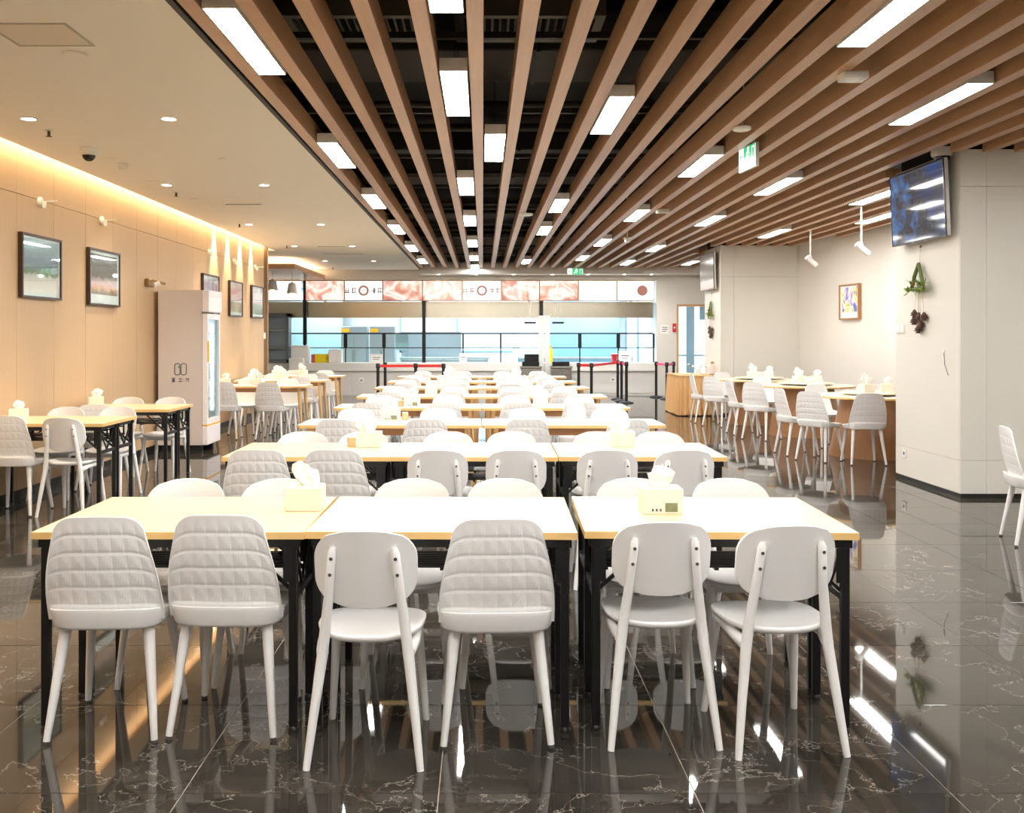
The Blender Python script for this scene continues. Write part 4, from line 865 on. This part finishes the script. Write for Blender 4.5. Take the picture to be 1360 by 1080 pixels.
for r in range(6):
    chair_row(RN[r], 'near', [('A', x, RY[r]-0.12+rj.uniform(-.04, .03), rj.uniform(-4, 4)) for x in near[r]], 'chairs at the wooden dining tables')
    chair_row(RN[r], 'far', [('A' if r < 5 else 'A', x, RY[r]+0.65-0.14+rj.uniform(-.02, .05), 180+rj.uniform(-4, 4)) for x in farx[r]], 'chairs at the wooden dining tables')

# ------------------------------------------------------------------ tables
def folding_spec():
    L, D, Zt = 1.016, 0.395, 0.75; s = []
    top = MB().cbox(-L/2+0.003, -D/2+0.003, Zt-0.026, L/2-0.003, D/2, Zt, 0.0003).mesh('tabletop', 'laminate')
    eb = MB().box(-L/2, -D/2, Zt-0.0265, L/2, -D/2+0.003, Zt-0.0005).box(-L/2, -D/2+0.003, Zt-0.0265, -L/2+0.003, D/2-0.003, Zt-0.0005).box(L/2-0.003, -D/2+0.003, Zt-0.0265, L/2, D/2-0.003, Zt-0.0005).mesh('edge_band', 'edge_tan')
    s.append(('tabletop', top, None, [('edge_band', eb)]))
    for sy in (-1, 1): s.append(('rail', MB().box(-L/2+0.02, sy*(D/2-0.03)-0.013, Zt-0.060, L/2-0.02, sy*(D/2-0.03)+0.013, Zt-0.0265).mesh('rail', 'black_steel'), None, []))
    for sx in (-1, 1):
        xl = sx*(L/2-0.045)
        for sy in (-1, 1):
            yl = sy*(D/2-0.03)
            leg = MB().cbox(xl-0.016, yl-0.014, 0.02, xl+0.016, yl+0.014, Zt-0.0605, 0.003).mesh('leg', 'black_steel')
            foot = MB().lathe([(0.02, 0.0), (0.02, 0.012), (0.012, 0.02)], 12, xl, yl).mesh('foot', 'black_steel')
            s.append(('leg', leg, None, [('foot', foot)]))
            s.append(('corner_plate', MB().box(xl-sx*0.016-0.02, yl-0.016, Zt-0.19, xl-sx*0.016+0.02, yl-0.0145, Zt-0.0605).mesh('corner_plate', 'black_steel'), None, []))
            br = MB().bar((xl-sx*0.005, yl*0.9, 0.52), (xl-sx*0.19, yl*0.9, Zt-0.062), 0.016, 0.012).bar((xl-sx*0.06, yl*0.9, 0.66), (xl-sx*0.16, yl*0.9, 0.655), 0.014, 0.010)
            s.append(('brace', br.mesh('brace', 'black_steel'), None, []))
        s.append(('cross_bar', MB().box(xl-0.012, -D/2+0.044, 0.49, xl+0.012, D/2-0.044, 0.515).mesh('cross_bar', 'black_steel'), None, []))
        s.append(('end_rail', MB().box(xl-0.012, -D/2+0.044, Zt-0.06, xl+0.012, D/2-0.044, Zt-0.03).mesh('end_rail', 'black_steel'), None, []))
        s.append(('strut', MB().bar((xl, -D/2+0.05, Zt-0.065), (xl, 0, 0.515), 0.01, 0.012).bar((xl, D/2-0.05, Zt-0.065), (xl, 0, 0.515), 0.01, 0.012).mesh('strut', 'black_steel'), None, []))
    sh = MB()
    for q in range(7): sh.box(-L/2+0.08, -0.115+q*0.038, 0.598, L/2-0.08, -0.115+q*0.038+0.027, 0.606)
    for x in (-0.42, -0.2, 0.0, 0.2, 0.42): sh.box(x-0.008, -0.115, 0.588, x+0.008, 0.14, 0.598)
    for x in (-0.425, 0.425): sh.box(x-0.006, -0.1, 0.60, x+0.006, -0.088, Zt-0.027).box(x-0.006, 0.1, 0.60, x+0.006, 0.112, Zt-0.027)
    s.append(('shelf', sh.mesh('shelf', 'black_steel'), None, []))
    return s
FOLD = folding_spec()
def folding(x, yy, deg, lab):
    t = thing('folding_table', lab, 'table', (x, yy, 0), math.radians(deg), 'folding tables with black frames'); grow(FOLD, t)
for nm, Y0, xs in (('front', 3.585, [(-1.172, 0), (-0.148, -1.2), (0.90, -1.8)]), ('second', 5.82, [(-1.07, 0), (-0.05, -0.5), (0.975, -0.8)])):
    for (x, dg), pos in zip(xs, ('left', 'middle', 'right')):
        for h2, sd in ((0, 'near'), (1, 'far')):
            yy = Y0+0.196+h2*0.396; xo = math.tan(math.radians(-dg))*(h2-0.5)*0.396
            folding(x+xo, yy, dg*0.9+180*h2, 'pale folding table with black frame, %s row, %s end, %s half' % (nm, pos, sd) if pos != 'middle' else 'pale folding table with black frame, middle of %s row, %s half' % (nm, sd))
for nm, x, Y0 in (('cut off by the left photo edge', -3.675, 8.04), ('just in front of the fridge', -3.63, 9.6)):
    for h2, sd in ((0, 'near'), (1, 'far')): folding(x, Y0+0.196+h2*0.396, 180*h2, 'pale folding table against the timber wall %s, %s half' % (nm, sd))
def dining_spec(L=1.51, D=0.65):
    Zt = 0.75; s = []
    pl = [(x, y) for x, y in rrect(L, D, 0.02, 3)]
    s.append(('tabletop', MB().prism(rrect(L-0.006, D-0.006, 0.02, 3), Zt-0.024, Zt).mesh('tabletop', 'table_white'), None, [('edge_band', MB().prism(rrect(L, D, 0.02, 3), Zt-0.026, Zt-0.001).mesh('edge_band', 'edge_tan'))]))
    ap = MB().box(-L/2+0.12, -D/2+0.08, Zt-0.09, L/2-0.12, -D/2+0.10, Zt-0.026).box(-L/2+0.12, D/2-0.10, Zt-0.09, L/2-0.12, D/2-0.08, Zt-0.026).box(-L/2+0.1, -D/2+0.1, Zt-0.09, -L/2+0.12, D/2-0.1, Zt-0.026).box(L/2-0.12, -D/2+0.1, Zt-0.09, L/2-0.1, D/2-0.1, Zt-0.026)
    s.append(('apron', ap.mesh('apron', 'round_wood'), None, []))
    for sx in (-1, 1):
        for sy in (-1, 1):
            s.append(('leg', MB().tube([(sx*(L/2-0.06), sy*(D/2-0.055), 0.0), (sx*(L/2-0.11), sy*(D/2-0.09), Zt-0.027)], [0.016, 0.029], 12).mesh('leg', 'leg_wood'), None, []))
    return s
DINE = dining_spec()
for r in range(6):
    for x, sd in ((-0.770, 'left'), (0.752, 'right')):
        t = thing('dining_table', 'pale wooden dining table, %s one of the %s row' % (sd, RN[r]), 'table', (x, RY[r]+0.325, 0), 0, 'wooden dining tables in rows'); grow(DINE, t)
# side group by the timber wall beyond the fridge
WY = [14.05, 15.8, 17.6]; WN = ['nearest', 'middle', 'farthest']
for i, yy in enumerate(WY):
    t = thing('dining_table', 'wooden table by the timber wall beyond the fridge, %s of three' % WN[i], 'table', (-3.34, yy+0.325, 0), 0, 'wooden tables by the timber wall'); grow(DINE, t)
    for j, (x, dy, dg) in enumerate(((-3.72, -0.10, 4), (-3.02 if i == 0 else -2.9, -0.16, -6), (-3.62, 0.62, 178), (-3.0, 0.60, 183))):
        sd = 'near' if j < 2 else 'far'; pos = 'wall' if j % 2 == 0 else 'aisle'
        chair('A', x, yy+dy, dg, 'white quilted chair beyond the fridge, %s table, %s side, %s end' % (WN[i], sd, pos), 'chairs beyond the fridge')
# chairs at the two folding tables by the timber wall
G = 'chairs at the left folding tables'
for k, x, yy, dg, lab in (('A', -3.895, 8.09, 0, 'white quilted shell chair cut by the left photo edge, at the wall table'),
    ('B', -3.435, 8.10, -3, 'white round backed chair on the near side of the leftmost wall table'),
    ('B', -3.91, 8.86, 180, 'white round backed chair behind the leftmost wall table, against the wall'),
    ('B', -3.43, 8.86, 178, 'white round backed chair behind the leftmost wall table, aisle end'),
    ('A', -3.70, 9.40, 3, 'white quilted shell chair on the near side of the table by the fridge'),
    ('B', -3.85, 10.30, 182, 'white round backed chair behind the table by the fridge, left one'),
    ('B', -3.41, 10.30, 176, 'white round backed chair behind the table by the fridge, right one')):
    chair(k, x, yy, dg, lab, G)
# round tables
def round_table(x, yy, lab):
    t = thing('round_table', lab, 'table', (x, yy, 0), random.random(), 'round wooden tables on the right')
    tp = ob('tabletop', MB().lathe([(0.69, 0.724), (0.70, 0.728), (0.70, 0.748), (0.695, 0.75)], 48), 'table_white', t)
    ob('edge_band', MB().lathe([(0.7005, 0.722), (0.703, 0.722), (0.703, 0.747), (0.7005, 0.747), (0.7005, 0.722)], 48, caps=False), 'edge_tan', tp)
    ob('pedestal', MB().lathe([(0.54, 0.0), (0.54, 0.02), (0.40, 0.724)], 40), 'round_wood', t)
    ls = ob('turntable', MB().lathe([(0.39, 0.772), (0.40, 0.774), (0.40, 0.786), (0.395, 0.788)], 40), 'table_white', t); ob('bearing', MB().lathe([(0.12, 0.7505), (0.12, 0.772)], 20), 'screen_dark', ls)
RT = [(4.88, 12.0, 'nearest'), (4.86, 14.5, 'middle'), (4.72, 16.45, 'farthest')]
for x, yy, nm in RT: round_table(x, yy, 'round wooden pedestal table with turntable, %s of three' % nm)
G = 'quilted chairs around the round tables'
def face(x, yy, tx, ty, off=0): return math.degrees(math.atan2(-(tx-x), ty-yy))+off
rc = [(0, 4.43, 11.22, -4, 'nearest one, with its back to the camera'), (0, 4.03, 11.52, -50, 'at the left front, turned toward the table'), (0, 3.94, 12.1, -84, 'at the left, seen from the side'), (0, 4.62, 12.98, None, 'behind it, left one'), (0, 5.20, 12.92, None, 'behind it, right one'), (0, 5.2, 11.1, None, 'at the right front, beside the column'),
      (1, 4.02, 13.88, -48, 'at the left front, turned toward the table'), (1, 3.96, 14.62, -88, 'at the left, seen from the side'), (1, 4.60, 15.45, None, 'behind it, left one'), (1, 5.25, 15.4, None, 'behind it, right one'),
      (2, 3.92, 15.92, -52, 'at the left front, turned toward the table'), (2, 3.83, 16.62, -90, 'at the left, seen from the side'), (2, 4.98, 17.35, None, 'behind it, right one'), (2, 4.42, 17.3, None, 'behind it, left one')]
for i, x, yy, dg, lab in rc:
    tx, ty, nm = RT[i]
    if dg is None: dg = face(x, yy, tx, ty)
    chair('A', x, yy, dg, 'white quilted chair at the %s round table, %s' % (nm, lab), G)
chair('A', 3.99, 6.90, -104, 'white quilted shell chair cut off by the right photo edge', None)
# ------------------------------------------------------------------ tissue boxes and small table things
def tissue_mesh(seed, s=1.0, lean=(0, 0)):
    r = random.Random(seed); m = MB(); n = 12; vs = []; fs = []
    for q, (rad, z) in enumerate(((0.03, 0.0), (0.034, 0.02), (0.040, 0.04), (0.026, 0.058), (0.004, 0.066))):
        for k in range(n):
            a = 2*PI*k/n; rr = rad*s*(1+(0.35*math.sin(k*2.7+seed)+r.uniform(-.2, .2))*(q > 0))
            vs.append((rr*math.cos(a)+lean[0]*q*0.25, 0.5*rr*math.sin(a)+lean[1]*q*0.25, z*s*(1+(r.uniform(-.25, .25) if q > 1 else 0))))
    for q in range(4):
        for k in range(n): fs.append((q*n+k, q*n+(k+1) % n, (q+1)*n+(k+1) % n, (q+1)*n+k))
    fs.append(tuple(range(4*n, 5*n)))
    return m.add(vs, fs, False).mesh('tissue', 'tissue_white')
TIS = [tissue_mesh(1), tissue_mesh(2, 1.2, (0.02, 0)), tissue_mesh(5, 1.3, (-0.04, 0)), tissue_mesh(9, 1.7, (-0.03, 0))]
def box_spec(w_, d_, h_, lab):
    sp = [('carton', MB().cbox(-w_/2, -d_/2, 0, w_/2, d_/2, h_, 0.003).mesh('carton', 'tissue_box'), None, [('slot', MB().prism(rrect(w_*0.6, d_*0.35, d_*0.12, 4), h_, h_+0.0012).mesh('slot', 'slot_tan'))])]
    if lab:
        subs = [('print_mark', MB().box(-w_*0.28+q*0.016, -d_/2-0.001, h_*0.12, -w_*0.28+q*0.016+0.008, -d_/2, h_*0.12+0.011).mesh('print_mark', 'ink_grey')) for q in range(3)]
        sp.append(('print_patch', MB().box(w_*0.05, -d_/2-0.001, h_*0.10, w_*0.36, -d_/2, h_*0.45).mesh('print_patch', 'label_green'), 'grey green printed patch', subs))
    return sp
BOXP, BOXL = box_spec(0.15, 0.13, 0.10, False), box_spec(0.165, 0.12, 0.105, True)
def tissue_box(x, yy, deg, lab, printed=False, tis=0, z=0.75, dx=0.0, hs=1.0):
    t = thing('tissue_box', lab, 'tissue box', (x, yy, z), math.radians(deg), 'tissue boxes on the tables')
    grow(BOXL if printed else BOXP, t)
    o = link('tissue', TIS[tis], t, (dx, 0, 0.1055 if printed else 0.1005))
tissue_box(-0.748, 4.07, 0, 'plain cream tissue box on the front table row, left one', False, 2, dx=0.02)
tissue_box(0.738, 4.0, 0, 'cream tissue box with printed patch on the front table row', True, 1, dx=-0.01)
tissue_box(-0.745, 6.38, 0, 'cream tissue box with flopping tissue on the second row, left', False, 3, dx=-0.02)
tissue_box(0.93, 6.40, 0, 'cream tissue box with a large tissue on the second row, right', False, 3, dx=-0.02)
tissue_box(-0.80, 8.38, 0, 'cream tissue box with printed patch on the third row', True, 1); tissue_box(0.82, 8.42, 0, 'cream tissue box with tissue on the third row, right', False, 1)
tissue_box(-0.735, 10.03, 0, 'cream tissue box with printed patch on the fourth row', True, 1); tissue_box(0.60, 9.98, 0, 'cream tissue box with tissue on the fourth row, right', False, 3)
for r in range(2, 6):
    tissue_box(-0.67+0.02*r, RY[r]+0.2, rj.uniform(-5, 5), 'cream tissue box on the %s table row, left one' % RN[r], False, r % 3); tissue_box(0.56+0.04*(r % 2), RY[r]+0.24, rj.uniform(-5, 5), 'cream tissue box on the %s table row, right one' % RN[r], False, (r+1) % 4)
def pick_cup(x, yy, lab):
    t = thing('toothpick_holder', lab, 'toothpick holder', (x, yy, 0.75), 0, 'amber toothpick holders')
    ob('cup', MB().prism(rrect(0.052, 0.052, 0.012, 3), 0, 0.062), 'amber', t); ob('lid', MB().prism(rrect(0.048, 0.048, 0.012, 3), 0.062, 0.068), 'paper_white', t)
pick_cup(-0.865, 6.36, 'amber toothpick holder on the second table row'); pick_cup(-0.675, 8.40, 'amber toothpick holder on the third table row'); pick_cup(-0.85, 10.02, 'amber toothpick holder on the fourth table row')
tissue_box(-4.02, 8.35, 20, 'cream tissue box on the wall table cut by the left photo edge', False, 0); tissue_box(-4.02, 10.02, 24, 'cream tissue box on the table in front of the fridge', False, 1)
for i, yy in enumerate(WY):
    tissue_box(-3.85, yy+0.35, 10, 'white tissue box beyond the fridge, %s table, wall end' % WN[i], False, 1); tissue_box(-3.35, yy+0.36, -8, 'white tissue box beyond the fridge, %s table, middle' % WN[i], False, 3)
for (x, yy, nm), q in zip(RT, range(3)):
    tissue_box(x-0.12, yy-0.05, 15, 'white tissue box on the %s round table turntable, left one' % nm, False, 3, 0.788); tissue_box(x+0.18, yy+0.05, -20, 'white tissue box on the %s round table turntable, right one' % nm, False, 1, 0.788)

# ------------------------------------------------------------------ drinks fridge
t = thing('drinks_fridge', 'tall pale grey upright fridge with glass door beside the timber wall', 'fridge', (-3.85, 12.6, 0))
FW, FD, FH = 0.29, 0.30, 2.07                                # half depth (x), half width (y), height; door looks to +x
ob('body', MB().box(-FW, -FD, 0.09, -FW+0.03, FD, FH).box(-FW+0.03, -FD, 0.09, FW-0.02, -FD+0.04, FH).box(-FW+0.03, FD-0.04, 0.09, FW-0.02, FD, FH).box(-FW+0.03, -FD+0.04, FH-0.05, FW-0.02, FD-0.04, FH).box(-FW+0.03, -FD+0.04, 0.09, FW-0.02, FD-0.04, 0.34), 'fridge_grey', t)
ob('header', MB().cbox(FW-0.02, -FD, 1.79, FW+0.07, FD, FH, 0.008), 'fridge_white', t); ob('base_panel', MB().cbox(FW-0.02, -FD, 0.09, FW+0.05, FD, 0.33, 0.008), 'fridge_white', t)
d = ob('door', MB().box(FW-0.018, -FD, 0.35, FW+0.045, -FD+0.06, 1.77).box(FW-0.018, FD-0.06, 0.35, FW+0.045, FD, 1.77).box(FW-0.018, -FD+0.06, 0.35, FW+0.045, FD-0.06, 0.42).box(FW-0.018, -FD+0.06, 1.70, FW+0.045, FD-0.06, 1.77), 'fridge_white', t)
ob('pane', MB().box(FW+0.01, -FD+0.06, 0.42, FW+0.02, FD-0.06, 1.70), 'fridge_glass', d); ob('handle', MB().cbox(FW+0.045, -FD+0.01, 1.15, FW+0.06, -FD+0.05, 1.42, 0.004), 'sticker_yellow', d)
ob('seal', MB().box(FW-0.022, -FD-0.001, 0.34, FW-0.018, FD, 1.78), 'dark_trim', t) if False else ob('seal', MB().box(FW-0.021, -FD-0.001, 0.335, FW-0.0175, -FD+0.01, 1.785), 'dark_trim', t)
ob('kick_stripe', MB().box(FW-0.01, -FD, 0.33, FW+0.048, FD, 0.349), 'sticker_yellow', t)
ob('lamp', MB().box(FW-0.06, FD-0.07, 0.5, FW-0.04, FD-0.045, 1.65), 'fridge_lamp', t)
for z in (0.65, 0.93, 1.21, 1.47): ob('shelf', MB().box(-FW+0.04, -FD+0.045, z, FW-0.03, FD-0.045, z+0.012), 'fridge_white', t)
for sy in (-1, 1): ob('foot', MB().box(-FW+0.03, sy*(FD-0.055)-0.025, 0, FW-0.03, sy*(FD-0.055)+0.025, 0.09), 'dark_trim', t)
lg = MB(); y_ = -FD-0.002
def loop(cx, cz, w_, h_, r, th):
    p = rrect(w_, h_, r, 4, cx, cz); q = rrect(w_-2*th, h_-2*th, max(r-th, 0.002), 4, cx, cz); n = len(p)
    lg.add([(a, y_, b) for a, b in p]+[(a, y_, b) for a, b in q], [(k, (k+1) % n, n+(k+1) % n, n+k) for k in range(n)])
loop(-0.045, 1.06, 0.08, 0.155, 0.03, 0.012); loop(0.035, 1.06, 0.08, 0.155, 0.03, 0.012)
lo = ob('emblem', lg, 'ink_grey', t); ob('leaf_mark', MB().bar((-0.035, -FD-0.002, 1.08), (0.01, -FD-0.002, 1.12), 0.002, 0.02).bar((-0.01, -FD-0.002, 1.02), (-0.005, -FD-0.002, 1.09), 0.002, 0.016), 'ink_green', lo)
r5 = random.Random(11)
def cjk(strokes, ox, s, m):
    for (a, b, c, d_) in strokes: m.bar((ox+a*s, -FD-0.002, 0.925+b*s), (ox+c*s, -FD-0.002, 0.925+d_*s), 0.002, 0.008)
lt = MB()
cjk([(-.5, .4, .5, .4), (-.4, .1, .4, .1), (0, .5, 0, .05), (-.35, -.1, .35, -.1), (-.35, -.1, -.35, -.5), (.35, -.1, .35, -.5), (-.35, -.5, .35, -.5), (-.35, -.3, .35, -.3)], -0.095, 0.05, lt)
cjk([(0, .55, 0, .3), (-.45, .28, .45, .28), (-.2, .15, -.12, -.35), (.22, .15, .12, -.35), (-.5, -.42, .5, -.42)], -0.005, 0.05, lt)
cjk([(0, .55, .05, .4), (-.5, .3, .5, .3), (-.1, .25, -.4, -.5), (-.1, .0, .35, .0), (.35, .0, .28, -.45), (.28, -.45, .1, -.4)], 0.085, 0.05, lt)
ob('lettering', lt, 'ink_grey', t)
# ------------------------------------------------------------------ belt barriers
def stanchion(x, yy, lab, to=None, m='belt_red', h_=0.92):
    t = thing('belt_post', lab, 'barrier post', (x, yy, 0), 0, 'black retractable belt posts')
    ob('base', MB().lathe([(0.16, 0), (0.16, 0.02), (0.05, 0.045)], 20), 'stanchion_black', t); ob('pole', MB().lathe([(0.032, 0.045), (0.032, h_-0.1)], 14), 'stanchion_black', t); ob('cassette', MB().lathe([(0.04, h_-0.1), (0.045, h_-0.09), (0.045, h_-0.01), (0.03, h_)], 14), 'stanchion_black', t)
    if to:
        dv = Vector((to[0]-x, to[1]-yy, 0)); l_ = dv.length; dv.normalize(); p0 = dv*0.044; p1 = dv*(l_-0.047)
        ob('belt', MB().bar((p0.x, p0.y, h_-0.055), (p1.x, p1.y, h_-0.055), 0.004, 0.055), m, t)
P1, P2, P3, P4 = (PX(502, 20.0), 20.0), (PX(511.5, 20.9), 20.9), (PX(552, 20.1), 20.1), (PX(589, 20.1), 20.1)
stanchion(*P1, 'black belt post at the left end of the left red belt', P3); stanchion(*P2, 'thin black belt post just behind the leftmost belt post'); stanchion(*P3, 'black belt post in the middle of the left red belt', P4); stanchion(*P4, 'black belt post at the right end of the left red belt')
Q1, Q2, Q3, Q4, Q5 = (PX(768.5, 20.6), 20.6), (PX(785.5, 20.4), 20.4), (PX(820.5, 22.6), 22.6), (PX(825.5, 22.0), 22.0), (PX(832, 21.4), 21.4)
stanchion(*Q1, 'black belt post at the left end of the right red belt', Q2); stanchion(*Q2, 'second black belt post of the right red belt', Q3); stanchion(*Q3, 'farthest black belt post of the right cluster', Q4, 'belt_pink'); stanchion(*Q4, 'middle black belt post of the right cluster', Q5, 'belt_pink'); stanchion(*Q5, 'nearest black belt post of the right cluster')
S1, S2, S3 = (PX(871.5, 23.4), 23.4), (PX(885.5, 22.7), 22.7), (PX(894.7, 23.3), 23.3)
stanchion(*S1, 'black belt post with pink belt left of the far door', S2, 'belt_pink', 0.87); stanchion(*S2, 'black belt post with pink belt in front of the far door', S3, 'belt_pink', 0.87); stanchion(*S3, 'last black belt post, behind the skirted table', None, 'belt_pink', 0.87)

# ------------------------------------------------------------------ skirted table with vase and lantern
t = thing('skirted_table', 'table with pleated tan cloth skirt beside the far column', 'table', (4.03, 18.5, 0))
hw, hd = 0.38, 0.62; ring = []
def edge_pts(a, b, n):
    return [((a[0]+(b[0]-a[0])*k/n), (a[1]+(b[1]-a[1])*k/n)) for k in range(n)]
loop_ = edge_pts((-hw, -hd), (hw, -hd), 54)+edge_pts((hw, -hd), (hw, hd), 84)+edge_pts((hw, hd), (-hw, hd), 54)+edge_pts((-hw, hd), (-hw, -hd), 84)
vs = []; n = len(loop_)
for z, s0, amp in ((0.02, 1.04, 0.034), (0.4, 1.01, 0.026), (0.735, 0.98, 0.012)):
    for k, (x, yy) in enumerate(loop_):
        d_ = amp*(abs(math.sin(k*PI/6+0.35*math.sin(k*0.31)))*2-1); l = math.hypot(x, yy); vs.append((x*s0+d_*x/l, yy*s0+d_*yy/l, z))
ob('skirt', MB().add(vs, [(i*n+k, i*n+(k+1) % n, (i+1)*n+(k+1) % n, (i+1)*n+k) for i in range(2) for k in range(n)], False), 'skirt_cloth', t)
ob('tabletop', MB().prism(rrect(2*hw+0.02, 2*hd+0.02, 0.02, 3), 0.735, 0.755), 'skirt_cloth', t)
for sx in (-1, 1):
    for sy in (-1, 1): ob('leg', MB().box(sx*0.3-0.02, sy*0.5-0.02, 0, sx*0.3+0.02, sy*0.5+0.02, 0.735), 'leg_wood', t)
x, yy = PX(948.5, 18.35), 18.35
t = thing('lantern', 'small grey lantern bottle on the skirted table', 'lantern', (4.36, 18.3, 0.755))
ob('body', MB().lathe([(0.055, 0.015), (0.055, 0.15), (0.03, 0.19), (0.03, 0.21)], 14), 'shade_grey', t); ob('foot', MB().lathe([(0.065, 0), (0.065, 0.015)], 14), 'dark_trim', t); ob('cap', MB().lathe([(0.035, 0.21), (0.035, 0.235), (0.012, 0.25)], 12), 'brass', t)
t = thing('flower_vase', 'low white vase with pale dried flowers on the skirted table', 'flowers', (4.1, 18.3, 0.755))
ob('vase', MB().lathe([(0.04, 0), (0.06, 0.04), (0.045, 0.09), (0.05, 0.1)], 16), 'metal_white', t)
for q in range(14):
    a = q*2.4; rr = 0.05+0.012*(q % 5); x2, y2, z2 = rr*2*math.cos(a), rr*2*math.sin(a), 0.15+0.012*(q % 6)
    st = ob('stem', MB().tube([(0.01*math.cos(a), 0.01*math.sin(a), 0.08), (x2, y2, z2)], 0.003, 4), 'leaf_green', t)
    ob('blossom', MB().lathe([(0.003, -0.012), (0.022, 0.0), (0.016, 0.012), (0.002, 0.016)], 8, smooth=False), 'tissue_white', st, (x2, y2, z2))
